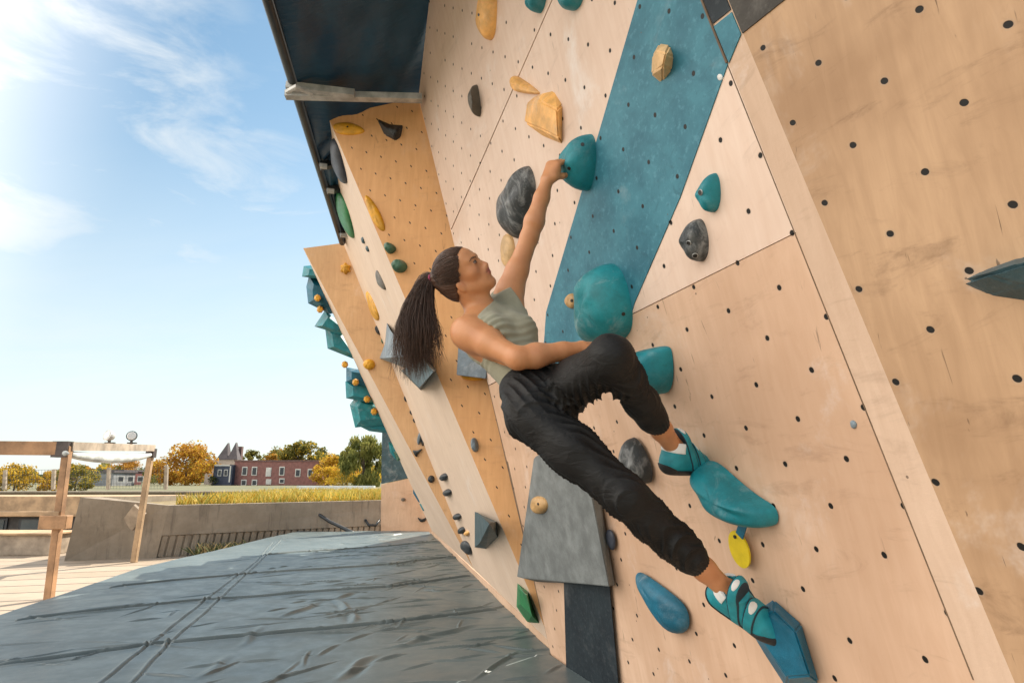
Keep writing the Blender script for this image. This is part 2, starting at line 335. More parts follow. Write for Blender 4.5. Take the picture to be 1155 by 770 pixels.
# ------------------------------------------------------------------ crash mat
def matx(Y):  # right edge follows the foot of the wall
    xk = B[0] + (E0[0] - B[0]) * (Y - B[1]) / (E0[1] - B[1]); x1 = (P1.n @ P1.p - P1.n[1] * Y - P1.n[2] * (MZ - .03)) / P1.n[0]
    return np.where(Y > B[1], xk, x1) - .004
YL = np.array([-1.5, 3.5, 5.48, 8.1, 12.1, 14.2]); XL = np.array([-3.7, -4.02, -4.22, -4.66, -4.62, -4.5])
ny, nx = 1150, 760
q = np.linspace(0, 1, ny); Yg = 2.6 + (13.62 - 2.6) * (q ** 1.4)
S = np.linspace(0, 1, nx); xl = np.interp(Yg, YL, XL); xr = matx(Yg)
X = xl[:, None] * (1 - S) + xr[:, None] * S; Yy = np.repeat(Yg[:, None], nx, 1)
Yy = Yy + np.clip((X + 4.6), 0, 2.9) * 0.0
Z = np.zeros_like(X)
def fbm(x, y, seed, scale, octs=3):
    r = np.random.default_rng(seed); z = np.zeros_like(x); a = 1.0
    for k in range(octs):
        for _ in range(5):
            th = r.uniform(0, 2 * np.pi); ph = r.uniform(0, 6.28); fr = scale * r.uniform(.7, 1.4) * 2 ** k
            z += a * np.sin((x * np.cos(th) + y * np.sin(th)) * fr + ph) / 5
        a *= .5
    return z
Z += .010 * fbm(X, Yy, 3, 2.4) + .0022 * fbm(X * .6 + Yy * .25, Yy * 1.3 - X * .45, 5, 7, 2)
def crease(pts, amp, wd, kind='ridge', jag=.0, seed=0):
    global Z
    r = np.random.default_rng(seed)
    for a, b in zip(pts[:-1], pts[1:]):
        a = np.array(a[:2]); b = np.array(b[:2]); L = np.linalg.norm(b - a); d = (b - a) / L; nrm = A(-d[1], d[0])
        lo = np.minimum(a, b) - wd * 5 - .05; hi = np.maximum(a, b) + wd * 5 + .05
        r0, r1 = np.searchsorted(Yg, lo[1]), np.searchsorted(Yg, hi[1])
        if r1 <= r0: continue
        xs = X[r0:r1]; ys = Yy[r0:r1]; t = ((xs - a[0]) * d[0] + (ys - a[1]) * d[1]) / L; s = (xs - a[0]) * nrm[0] + (ys - a[1]) * nrm[1]
        s = s + jag * np.sin(t * L * 5 + seed) + jag * .6 * np.sin(t * L * 13 + seed * 2)
        ends = np.clip(np.minimum(t, 1 - t) * (2.4 if kind == 'ridge' else 5) + (.6 if kind == 'seam' else 0), 0, 1); ends = ends * ends * (3 - 2 * ends) * ((t > -.02) & (t < 1.02))
        if kind == 'ridge': g = np.exp(-(s / wd) ** 2) - .45 * np.exp(-((s + wd * 1.5) / (wd * 1.2)) ** 2)
        elif kind == 'seam': g = .35 * np.exp(-(s / (wd * 3)) ** 2) - 1.1 * np.exp(-(s / (wd * .5)) ** 2) + .5 * np.exp(-((s - wd * 1.3) / (wd * .7)) ** 2)
        Z[r0:r1] += amp * g * ends
mp = lambda *px: [onz(x, y, MZ) for x, y in px]
# the overlapping cover strips and the cross joints of the mats
for pts in (((117, 770), (230, 678), (290, 633), (308, 612)), ((152, 770), (191, 727), (252, 672), (297, 630), (318, 609))): crease(mp(*pts), .012, .014, 'seam', .003, 3)
cross = [((0, 750), (191, 727), (440, 704), (560, 688)), ((23, 700), (234, 676.5), (440, 663), (530, 650)), ((128, 663), (288, 647), (440, 637.6), (512, 628)), ((300, 626), (440, 616), (495, 611))]
for k, pts in enumerate(cross):
    crease(mp(*pts), .032, .020, 'seam', .006, k)
    for j in range(20):
        a = mp(*pts); i = rng.integers(0, len(a) - 1); t = rng.uniform(); p = a[i] * (1 - t) + a[i + 1] * t
        d = nm(a[i + 1] - a[i]); ang = rng.normal(0, .45); d2 = A(d[0] * math.cos(ang) - d[1] * math.sin(ang), d[0] * math.sin(ang) + d[1] * math.cos(ang)); L = rng.uniform(.3, 1.0)
        off = A(-d[1], d[0]) * rng.normal(0, .10)
        crease([p[:2] + off - d2 * L / 2, p[:2] + off + d2 * L / 2], rng.uniform(.004, .010), rng.uniform(.005, .011), 'ridge', .006, 50 + k * 20 + j)
for k in range(140):                                           # loose wrinkles, thicker towards the wall
    Y = rng.uniform(2.8, 10) if k < 105 else rng.uniform(9, 13.4); f = 1 - abs(rng.normal(0, .30)); x0 = np.interp(Y, YL, XL) * (1 - f) + float(matx(np.array(Y))) * f
    ang = rng.normal(.38, .33) if k % 4 else rng.normal(1.0, .3); L = rng.uniform(.35, 1.5); d = A(math.cos(ang), math.sin(ang))
    mid = A(x0, Y); bend = A(-d[1], d[0]) * rng.normal(0, .10)
    crease([mid - d * L / 2, mid + bend, mid + d * L / 2], rng.uniform(.004, .012) * (1 + .6 * max(0, f - .4)), rng.uniform(.006, .014), 'ridge', .008, 200 + k)
crease(mp((372, 770), (430, 735), (545, 700)), .02, .028, 'ridge', .02, 9); crease(mp((375, 675), (397, 690), (398, 704)), .02, .03, 'ridge', .01, 10)
crease(mp((215, 770), (262, 735), (300, 700)), .010, .03, 'ridge', .02, 12); crease(mp((300, 700), (372, 676), (402, 668)), .016, .03, 'ridge', .02, 13)
edge = np.clip(np.minimum(S / .02, 1), 0, 1)[None, :]; Z = Z * edge - .03 * (1 - edge) ** 2
V = np.stack([X, Yy, MZ + Z], -1).reshape(-1, 3)
idx = np.arange(ny * nx).reshape(ny, nx); Fq = np.stack([idx[:-1, :-1], idx[:-1, 1:], idx[1:, 1:], idx[1:, :-1]], -1).reshape(-1, 4)
def npmesh(V, Fq, smooth=True):
    me = bpy.data.meshes.new('m'); V = np.asarray(V, np.float32); Fq = np.asarray(Fq, np.int32)
    me.vertices.add(len(V)); me.vertices.foreach_set('co', V.ravel()); k = Fq.shape[1]
    me.loops.add(Fq.size); me.loops.foreach_set('vertex_index', Fq.ravel()); me.polygons.add(len(Fq))
    me.polygons.foreach_set('loop_start', np.arange(0, Fq.size, k, dtype=np.int32)); me.polygons.foreach_set('loop_total', np.full(len(Fq), k, np.int32))
    me.update(calc_edges=True); me.validate()
    me.polygons.foreach_set('use_smooth', np.full(len(Fq), smooth)); me.update(); return me
t = NT('grey vinyl mat cover'); o_ = t.obj()
c = t.mix(t.ramp(t.noise(o_, 1.6, 6, .65, .4), .35, .7), (.088, .116, .122), (.125, .156, .160)); c = t.mix(t.ramp(t.noise(t.mapping(o_, (1.2, 4, 1), rot=(0, 0, .4)), 4, 7, .75, .7), .58, .72, 0, .25), c, (.20, .225, .225))
c = t.mix(t.ramp(t.noise(o_, 60, 3), .66, .72, 0, .35), c, (.32, .31, .29))
t.bump(t.math('ADD', t.noise(o_, 26, 5, .6, .6), t.math('MULTIPLY', t.noise(o_, 400, 2), .12)), .12, .008)
M['vinyl'] = t.fin(c, t.ramp(t.noise(o_, 7, 5), .3, .7, .33, .48), .45)
M['vinylside'] = plain('grey vinyl side', (.30, .31, .31), .6, .15)
mat_root = tag(empty('crash_mat', (-2, 6, 0)), 'wide grey vinyl crash mat with wrinkled cover at the foot of the wall', 'crash mat')
link('mat_cover', npmesh(V, Fq), M['vinyl'], mat_root)
sv = MB()
el = V.reshape(ny, nx, 3)[:, 0]; fr = V.reshape(ny, nx, 3)[-1]
for line in (el[::8], fr[::8]):
    n = len(line); sv.add([*line, *(line * A(1, 1, 0) + A(-.03, 0, 0))], [(i, i + 1, n + i + 1, n + i) for i in range(n - 1)])
sv.build('mat_side', M['vinylside'], mat_root)
# ------------------------------------------------------------------ climbing holds and volumes
HG = 'climbing holds on the wall'
def chaikin(P, n=2):
    P = np.asarray(P, float)
    for _ in range(n):
        Qn = np.roll(P, -1, 0); P = np.stack([P * .75 + Qn * .25, P * .25 + Qn * .75], 1).reshape(-1, P.shape[1])
    return P
def bolt(pl_n, p, r, parent, ring=False):
    m = MB(); a = nm(np.cross(pl_n, [.2, .3, 1])); b = np.cross(pl_n, a)
    m.tube([p - pl_n * .012, p + pl_n * .0025], [r, r], 14, 0)
    if ring:
        k = 16; V = []
        for j in range(k):
            t = 2 * math.pi * j / k; dd = math.cos(t) * a + math.sin(t) * b
            V += [p + dd * r * 1.0 + pl_n * .003, p + dd * r * 1.35 + pl_n * .001]
        m.add(V, [(2 * j, 2 * j + 1, (2 * j + 3) % (2 * k), (2 * j + 2) % (2 * k)) for j in range(k)], 1)
    m.build('bolt', [M['blackbolt'], M['steel']], parent)
def dome(label, mt, pl, px, H, bolts=(), sharp=1.0, bulk=.7, smooth=2, apex=None, comp=.8, name='climbing_hold', cat='climbing hold', grp=HG, flat=0.0, ring=False, lump=.05):
    """a hold: silhouette outline laid on the board, rising to a rounded ridge of height H"""
    P = chaikin(px, smooth) if smooth else np.asarray(px, float)
    c = P.mean(0); Wc = pl.hit(*c); tip = Wc + pl.n * H
    def proj(X): d = X - CAM; z = d @ A(0, CP, SP); return np.array([577.5 + F * d[0] / z, 385 - F * (d @ A(0, -SP, CP)) / z])
    dn = proj(tip) - proj(Wc); L = np.linalg.norm(dn); nd = dn / max(L, 1e-6)
    s = (P - c) @ nd; hw = max(abs(s).max(), 1e-6)
    sh = min(L * comp * bulk, hw * 1.1)
    Pb = P - np.outer(np.clip((1 + s / hw) / 2, 0, 1) * sh, nd)
    base = np.array([pl.hit(*q) for q in Pb]); ctr = base.mean(0)
    if apex is not None:
        ap = pl.hit(*apex, off=H); foot = ap - pl.n * H
    else: foot = ctr
    rings = 9; n = len(base); V = []
    r_ = np.random.default_rng(abs(hash(label)) % 9999 if False else sum(map(ord, label)))
    ph = r_.uniform(0, 6.28, 6)
    for k in range(rings):
        th = (math.pi / 2) * k / rings; rr = math.cos(th) ** (bulk * sharp); g = math.sin(th) ** (1.0 / sharp)
        for i in range(n):
            mv = foot * (1 - rr) + ctr * rr if apex is not None else ctr
            p = mv + (base[i] - ctr) * rr
            wob = 1 + lump * math.sin(3 * 2 * math.pi * i / n + ph[0] + k * .3) + lump * .6 * math.sin(5 * 2 * math.pi * i / n + ph[1] - k * .4)
            V.append(p + pl.n * (H * g * wob))
    V = [*(base - pl.n * .004), *V, foot + pl.n * H]
    Fc = [(k * n + i, k * n + (i + 1) % n, (k + 1) * n + (i + 1) % n, (k + 1) * n + i) for k in range(rings) for i in range(n)]
    Fc += [(rings * n + i, rings * n + (i + 1) % n, len(V) - 1) for i in range(n)]
    nv = np.cross(V[1] - V[0], V[n] - V[0])
    me = mesh(V, Fc, bool(smooth) and not flat)
    bm = bmesh.new(); bm.from_mesh(me); bmesh.ops.recalc_face_normals(bm, faces=bm.faces); bm.to_mesh(me); bm.free()
    root = tag(empty(name, base.mean(0)), label, cat, grp) if bolts else None
    o = link('body' if bolts else name, me, M[mt] if isinstance(mt, str) else mt, root)
    if not bolts: tag(o, label, cat, grp)
    if bolts:
        from mathutils.bvhtree import BVHTree
        tr = BVHTree.FromPolygons([Vector(v) for v in V], Fc)
        for bp in bolts:
            d = Vector(ray(*bp)).normalized(); h = tr.ray_cast(Vector(CAM), d)
            if h[0] is None: continue
            nn = np.array(h[1]); nn = nn if nn @ ray(*bp) < 0 else -nn
            bolt(nn, np.array(h[0]), .0075 if len(bp) < 3 else .0075, root, ring)
    return root or o
def facet(label, mt, pl, base, top, faces, name='climbing_volume', cat='climbing volume', grp='box volumes on the wall', bev=.0):
    """an angular volume: base corners on the board, raised corners (x, y, height) and its faces"""
    V = [pl.hit(*b) - pl.n * .003 for b in base] + [pl.hit(x, y, off=h) for x, y, h in top]
    me = mesh(V, faces); bm = bmesh.new(); bm.from_mesh(me)
    bmesh.ops.recalc_face_normals(bm, faces=bm.faces)
    if bev: bmesh.ops.bevel(bm, geom=[e for e in bm.edges if len(e.link_faces) == 2], offset=bev, segments=2, affect='EDGES')
    bm.to_mesh(me); bm.free()
    return tag(link(name, me, M[mt]), label, cat, grp)
# main face
dome('peach yellow tapering hold cut by the top of the picture, left of the slanting joint', 'peach', P1, [(545, -25), (560, -20), (560, 25), (557, 42), (549, 47), (540, 38), (537, 15)], .07, [(540, 17)])
dome('small grey brown pointed hold between the orange panel and the peach hold', 'brownhold', P1, [(535, 92), (540, 108), (543, 128), (539, 134), (526, 117), (528, 106)], .06, apex=(533, 112), sharp=.85)
dome('teal hold half out of frame, left one of the pair at the top edge', 'teal', P1, [(590, -22), (620, -22), (614, 6), (606, 17), (597, 11)], .07)
dome('teal rounded hold half out of frame, right one of the pair at the top edge', 'teal', P1, [(623, -24), (662, -24), (656, 4), (645, 13), (634, 11)], .07)
dome('small knobbly peach hold touching the upper tip of the big peach hold', 'peach', P1, [(577, 84), (592, 92), (604, 100), (612, 107), (590, 106), (575, 101), (573, 90)], .04)
facet('big peach wedge hold with flat facets above the raised hand', 'peach', P1, [(604, 107), (624, 102), (634, 118), (634, 163), (612, 154), (590, 138), (592, 118)], [(612, 116, .05), (628, 124, .035), (630, 156, .03), (608, 145, .05)],
      [(0, 1, 7), (1, 2, 8, 7), (2, 3, 9, 8), (3, 4, 10, 9), (4, 5, 10), (5, 6, 10), (6, 0, 7), (6, 7, 10), (7, 8, 9, 10)], name='climbing_hold', cat='climbing hold', grp=HG, bev=.008)
handhold = dome('teal wedge shaped hold gripped by the raised hand', 'teal', P1, [(661, 150), (669, 154), (673, 170), (671, 192), (664, 213), (655, 217), (643, 208), (634, 192), (634, 178), (645, 164)], .11, [(657, 163), (642, 190)], bulk=.65, comp=.75)
dome('large dark marbled hold beside the raised forearm', 'marble', P1, [(591, 185), (600, 192), (605, 212), (601, 240), (592, 262), (582, 272), (567, 262), (557, 244), (559, 222), (575, 206)], .10, bulk=.7)
dome('upright strip of pale wood under the large dark marbled hold', 'woodhold', P1, [(566, 262), (580, 266), (582, 296), (572, 306), (563, 292)], .04)
facet('pale wooden wedge hold on the blue stripe', 'woodhold', P1, [(743, 48), (755, 50), (760, 64), (758, 80), (746, 95), (733, 84), (734, 64)], [(741, 58, .04), (751, 60, .05), (747, 74, .055), (738, 82, .03)],
      [(0, 1, 8, 7), (1, 2, 8), (2, 3, 9, 8), (3, 4, 9), (4, 5, 10, 9), (5, 6, 7, 10), (6, 0, 7), (7, 8, 9, 10)], name='climbing_hold', cat='climbing hold', grp=HG, bev=.006)
dome('teal leaf shaped hold above the grey marbled one right of the stripe', 'teal', P1, [(804, 193), (811, 201), (813, 222), (808, 237), (799, 241), (790, 233), (783, 219), (792, 206)], .05, [(790, 217)], ring=True)
dome('grey marbled egg shaped hold with a bolt, right of the stripe', 'marble', P1, [(785, 245), (794, 252), (799, 270), (797, 288), (788, 297), (777, 291), (764, 275), (772, 257)], .06, [(777, 274), (784, 288)], ring=True)
bighold = dome('largest teal hold, oval and chalk smeared at the lower end behind the knee', 'teal2', P1, [(682, 296), (698, 302), (709, 322), (714, 350), (711, 372), (698, 384), (672, 392), (658, 382), (655, 355), (656, 328), (666, 306)], .15, [(703, 354)], bulk=.6, comp=.7)
dome('small round wooden knob on the blue stripe left of the big oval', 'wood2', P1, [(644, 330), (651, 333), (653, 341), (649, 348), (641, 348), (636, 342), (637, 334)], .028, [(645, 339)])
dome('teal half round hold to the right of the raised knee', 'teal', P1, [(710, 398), (735, 392), (752, 390), (757, 396), (758, 425), (752, 442), (740, 446), (724, 437), (712, 416)], .12, bulk=.55, comp=.6)
dome('dark marbled oval hold between the two shins', 'marble', P1, [(708, 491), (722, 502), (733, 524), (735, 540), (728, 547), (712, 542), (699, 530), (696, 510)], .07, bulk=.7)
foot2 = dome('long curved teal foothold under the upper shoe', 'teal', P1, [(783, 522), (800, 524), (822, 541), (850, 560), (872, 570), (878, 582), (874, 594), (850, 594), (822, 585), (800, 572), (785, 552), (778, 534)], .11, bulk=.6, comp=.8)
dome('teal teardrop hold below the lower leg', 'bluehold', P1, [(715, 646), (728, 652), (752, 667), (770, 680), (777, 694), (776, 709), (765, 716), (752, 712), (734, 690), (720, 666), (713, 650)], .05, sharp=.9)
facet('large flat teal foothold under the lower shoe at the bottom edge', 'bluehold', P1, [(838, 698), (872, 676), (903, 704), (923, 770), (886, 775), (862, 738)], [(848, 705, .05), (872, 688, .05), (897, 712, .05), (914, 762, .045), (888, 764, .05), (868, 734, .055)],
      [(i, (i + 1) % 6, 6 + (i + 1) % 6, 6 + i) for i in range(6)] + [(6, 7, 8, 9, 10, 11)], name='climbing_hold', cat='climbing hold', grp=HG, bev=.006)
facet('dark grey jug hold at the right edge of the picture', 'slate', P0, [(1082, 318), (1108, 305), (1150, 290), (1190, 284), (1190, 345), (1150, 339), (1112, 333)], [(1090, 316, .015), (1110, 310, .06), (1150, 297, .085), (1186, 292, .09), (1150, 322, .05), (1184, 322, .05)],
      [(0, 1, 8, 7), (1, 2, 9, 8), (2, 3, 10, 9), (3, 4, 12, 10), (4, 5, 11, 12), (5, 6, 11), (6, 0, 7), (6, 7, 8, 11), (8, 9, 11), (9, 10, 12, 11)], name='climbing_hold', cat='climbing hold', grp=HG, bev=.008)
# the route tag hanging from the foothold
tg = tag(empty('route_tag', P1.hit(835, 605)), 'round yellow plastic tag on a teal strap below the curved foothold', 'route tag')
mtag = MB(); cc = P1.hit(834, 619, off=.012)
a_ = nm(P1.hit(830, 598) - P1.hit(840, 640)); b_ = nm(np.cross(a_, P1.n))
ra_, rb_ = np.linalg.norm(P1.hit(827, 598) - P1.hit(843, 640)) / 2, .047
Vd = []
for off in (.0, .006):
    for j in range(32):
        tt = 2 * math.pi * j / 32; Vd.append(cc + P1.n * (off - .003) + a_ * ra_ * math.cos(tt) + b_ * rb_ * math.sin(tt))
mtag.add(Vd, [tuple(range(31, -1, -1)), tuple(range(32, 64))] + [(j, (j + 1) % 32, 32 + (j + 1) % 32, 32 + j) for j in range(32)])
mtag.build('disc', M['tagyellow'], tg)
ms = MB(); ms.beam(P1.hit(841, 582, off=.02), P1.hit(834, 604, off=.02), .032, .004, up=P1.n); ms.build('strap', M['bluehold'], tg)
bolt(P1.n, P1.hit(829, 605, off=.016), .006, tg)
# grey box volume with its wooden knob
facet('large grey box volume under the lower thigh', 'greyvol', P1, [(618, 508), (674, 546), (693, 660), (606, 656)], [(607, 513, .05), (665, 547, .05), (687, 661, .05), (593, 652, .07), (583, 650, .055), (602, 516, .04)],
      [(0, 1, 5, 4), (1, 2, 6, 5), (2, 3, 7, 6), (3, 8, 7), (3, 0, 9, 8), (0, 4, 9), (4, 5, 6, 7), (9, 4, 7, 8)], bev=.004)
PG = through(P1.hit(607, 513, off=.05), P1.hit(687, 661, off=.05), P1.hit(593, 652, off=.07))
dome('small wooden knob screwed to the grey box volume', 'wood2', PG, [(604, 559), (615, 561), (619, 570), (614, 579), (603, 580), (597, 573), (598, 563)], .035, [(607, 568)])
dome('flat blue grey oval tag beside the grey box volume', 'navy', P1, [(684, 596), (691, 599), (694, 611), (692, 621), (687, 619), (682, 607)], .012)
dome('little yellow strip hold beside the grey box volume', 'yellow', P1, [(671, 580), (677, 590), (682, 598), (680, 601), (674, 594), (670, 586)], .012)
dome('blue grey round bolt plug on the pale sheet right of the shoes', 'palegrey', P1, [(958, 474), (964, 474), (967, 479), (964, 484), (959, 482)], .006)
dome('small white bolt cap on the right edge of the blue stripe', M['shoewhite_cap'], P1, [(810, 83), (815, 83), (817, 88), (814, 92), (810, 91), (808, 87)], .006)
# orange triangular panel
facet('black angular hold near the top of the orange panel', 'dark', PO, [(424, 133), (440, 140), (455, 141), (452, 155), (446, 159), (433, 152)], [(437, 145, .06), (447, 147, .07), (444, 154, .05)],
      [(0, 1, 6), (1, 2, 7, 6), (2, 3, 7), (3, 4, 8, 7), (4, 5, 8), (5, 0, 6, 8), (6, 7, 8)], name='climbing_hold', cat='climbing hold', grp=HG, bev=.006)
dome('flat yellow hold along the top corner of the orange panel', 'yellow', PO, [(373, 139), (392, 137), (408, 143), (413, 150), (395, 153), (378, 150)], .025, [(392, 143)])
dome('yellow crescent hold on the left edge of the orange panel', 'yellow', PO, [(409, 218), (417, 222), (428, 238), (435, 256), (433, 262), (425, 257), (415, 240)], .03)
dome('smaller sage green cone hold, upper of the two on the orange panel', 'sage', PO, [(433, 275), (440, 273), (448, 280), (444, 286), (436, 286)], .07, comp=.3, sharp=.7)
dome('larger sage green cone hold, lower of the two on the orange panel', 'sage', PO, [(444, 294), (453, 292), (461, 300), (456, 308), (445, 307), (442, 300)], .08, comp=.3, sharp=.7)
dome('tiny grey foothold in the corner above the climber\'s head', 'palegrey', PO, [(511, 268), (517, 270), (518, 276), (512, 277)], .03)
facet('pale blue grey wedge volume behind the climber\'s lower back', 'palegrey', PO, [(518, 388), (556, 394), (552, 424), (516, 418)], [(517, 390, .10), (551, 396, .12), (548, 427, .13), (515, 423, .12)],
      [(0, 1, 5, 4), (1, 2, 6, 5), (2, 3, 7, 6), (3, 0, 4, 7), (4, 5, 6, 7)], bev=.004)
dome('narrow yellow hold under the pale blue grey wedge volume', 'yellow', PO, [(520, 422), (546, 424), (545, 429), (530, 429), (519, 426)], .05)
dome('small white and grey foothold halfway down the orange panel', 'palegrey', PO, [(530, 494), (537, 493), (541, 505), (536, 511), (531, 506)], .05, sharp=.8)
dome('white splash shaped foothold left of the trousers', 'palegrey', PO, [(563, 482), (569, 481), (571, 490), (566, 493)], .03)
dome('tiny green foothold left of the trousers', 'sage', PO, [(570, 502), (574, 503), (575, 514), (571, 515)], .025)
# pale side panel
dome('flat navy hold at the top of the pale side panel', 'navy', PW, [(373, 154), (379, 160), (386, 178), (392, 204), (389, 209), (381, 200), (375, 182)], .06, comp=.6)
dome('flat bright green hold under the navy one on the pale side panel', 'green', PW, [(379, 213), (385, 219), (394, 240), (400, 265), (398, 271), (387, 256), (380, 236)], .06, comp=.6)
dome('upper of two tiny grey footholds high on the pale side panel', 'slate', PW, [(407, 267), (410, 268), (412, 275), (409, 275)], .02)
dome('lower of two tiny grey footholds high on the pale side panel', 'slate', PW, [(412, 277), (415, 278), (417, 284), (414, 284)], .02)
dome('curved grey blade hold in the middle of the pale side panel', 'brownhold', PW, [(424, 303), (428, 309), (434, 321), (436, 328), (429, 324), (424, 313)], .03, comp=.4)
facet('pale grey splayed volume half hidden by the ponytail', 'palegrey', PW, [(436, 364), (447, 384), (472, 382), (486, 398), (470, 420), (432, 405)], [(440, 372, .06), (452, 388, .14), (458, 402, .2), (428, 404, .10)],
      [(0, 1, 6), (1, 7, 6), (1, 2, 7), (2, 3, 8, 7), (3, 4, 8), (4, 5, 9, 8), (5, 0, 6, 9), (6, 7, 8, 9)])
facet('dark charcoal prism volume just below the ponytail tips', 'slate', PW, [(452, 418), (478, 402), (492, 417), (474, 440)], [(456, 420, .08), (478, 406, .1), (489, 419, .1), (473, 437, .12)],
      [(0, 1, 5, 4), (1, 2, 6, 5), (2, 3, 7, 6), (3, 0, 4, 7), (4, 5, 6, 7)])
facet('blue grey faceted volume low on the pale side panel', 'slate', PW, [(535, 577), (560, 588), (561, 606), (548, 619), (535, 617)], [(539, 578, .05), (552, 590, .16), (541, 612, .10)],
      [(0, 1, 6, 5), (1, 2, 6), (2, 3, 6), (3, 7, 6), (3, 4, 7), (4, 0, 5, 7), (5, 6, 7)])
facet('green faceted volume near the foot of the wall', 'green', PW, [(583, 657), (595, 667), (608, 703), (594, 702), (582, 684)], [(586, 664, .03), (594, 672, .06), (600, 694, .05), (587, 681, .05)],
      [(0, 1, 6, 5), (1, 2, 7, 6), (2, 3, 7), (3, 4, 8, 7), (4, 0, 5, 8), (5, 6, 7, 8)])
# far tan panel
def ell_px(cx, cy, rx, ry, n=8, ph=.2): return [(cx + rx * math.cos(ph + 2 * math.pi * k / n), cy + ry * math.sin(ph + 2 * math.pi * k / n)) for k in range(n)]
dome('yellow star shaped hold high on the far tan panel', 'yellow', P3, [(390 + (7 if k % 2 else 4.2) * math.cos(k * math.pi / 6), 303 + (7.5 if k % 2 else 4.5) * math.sin(k * math.pi / 6)) for k in range(12)], .06, comp=.2, smooth=1)
dome('round yellow hold lower down the far tan panel', 'yellow', P3, ell_px(416.5, 411, 7, 6.5), .07, comp=.2)
dome('long narrow yellow hold on the seam beside the pale side panel', 'yellow', PW, [(412, 327), (417, 331), (424, 345), (429, 359), (425, 363), (418, 349)], .04, comp=.2)
dome('dark brown ball hold beside the pale grey splayed volume', 'dark', P3, [(424, 367), (430, 366), (434, 373), (433, 379), (427, 378), (423, 372)], .09, comp=.3)
dome('little grey green foothold under the dark brown ball hold', 'sage', P3, ell_px(432, 384, 1.8, 3.6), .04, comp=.2)
row = [(457, 437, 3.0, 3.0, 'topmost'), (458.8, 449, 3.2, 4.6, 'second'), (465.5, 464.5, 3.6, 4.0, 'third'), (468.5, 473.5, 2.8, 3.6, 'lowest')]
for x, y, rx, ry, wd in row: dome('little black foothold, %s of the four under the charcoal prism' % wd, 'dark', P3, ell_px(x, y, rx, ry, 6, .9), .05, comp=.2, smooth=1, grp='little black footholds on the far panel')
facet('dark triangular volume with a pale side at the seam of the far panel', 'dark', P3, [(481, 479), (488.5, 498), (476, 503), (474, 496)], [(481, 486, .10), (485, 498, .10), (477, 499, .08)],
      [(0, 1, 5, 4), (1, 2, 6, 5), (2, 3, 6), (3, 0, 4, 6), (4, 5, 6)])
dome('white chalked wedge hold left of the dark triangular volume', 'palegrey', P3, [(474, 484), (479, 481), (477, 493), (472, 503), (470, 497)], .05, comp=.2)
dome('splayed black foothold below the dark triangular volume', 'dark', P3, [(465, 507), (470, 508), (478, 505), (472, 511), (470, 516), (467, 512)], .04, comp=.2, smooth=1)
row2 = [(486.5, 540, 4.2, 4.6, 'round black foothold high in the left row above the kickboard'), (501.5, 537.5, 4.0, 4.5, 'grey black foothold highest in the right row above the kickboard'), (505.5, 555, 4.6, 4.3, 'split black foothold below the highest one in the right row'),
        (502.5, 576, 4.5, 4.3, 'round black foothold low in the left row above the kickboard'), (516.5, 582, 4.3, 3.8, 'pointed black foothold in the middle of the right row'), (521.5, 597.5, 3.6, 4.2, 'black foothold with an orange base above the lowest black hold')]
for x, y, rx, ry, lb in row2: dome(lb, 'dark', P3 if x < 500 else PW, ell_px(x, y, rx, ry, 7, .5), .05, comp=.2, grp='little black footholds on the far panel')
dome('lowest and longest black hold of the right row, just above the kickboard', 'dark', PW, [(520, 610), (527, 609), (532, 618), (533, 626), (527, 623), (521, 617)], .05, comp=.2)
dome('small orange foothold beside the blue grey faceted volume', 'peach', PW, ell_px(527, 601, 3, 3.2, 6), .03, comp=.2)
# holds seen in profile beyond the far edge
def prof(label, mt, px, dep, thick, grp='holds seen in profile beyond the far edge', name='climbing_hold', cat='climbing hold', sm=0):
    """a lump standing out from the panel that turns away behind the far edge"""
    P = np.array(px, float); c = P.mean(0); n = len(P)
    V = [pt(x, y, dep - thick * .35) * 1.0 for x, y in P * .55 + c * .45] + [pt(x, y, dep) for x, y in P] + [pt(x, y, dep + thick) for x, y in P * .9 + c * .1]
    Fc = [tuple(range(n)), tuple(range(3 * n - 1, 2 * n - 1, -1))] + [(k * n + i, k * n + (i + 1) % n, (k + 1) * n + (i + 1) % n, (k + 1) * n + i) for k in (0, 1) for i in range(n)]
    me = mesh(V, Fc); bm = bmesh.new(); bm.from_mesh(me); bmesh.ops.recalc_face_normals(bm, faces=bm.faces); bm.to_mesh(me); bm.free()
    return tag(link(name, me, M[mt]), label, cat, grp)
def edged(y):  # depth of the far edge at image height y
    a = (y - 280) / (598 - 280); d0 = (J - CAM) @ A(0, CP, SP); d1 = (Ek - CAM) @ A(0, CP, SP); return 1 / ((1 - a) / d0 + a / d1)
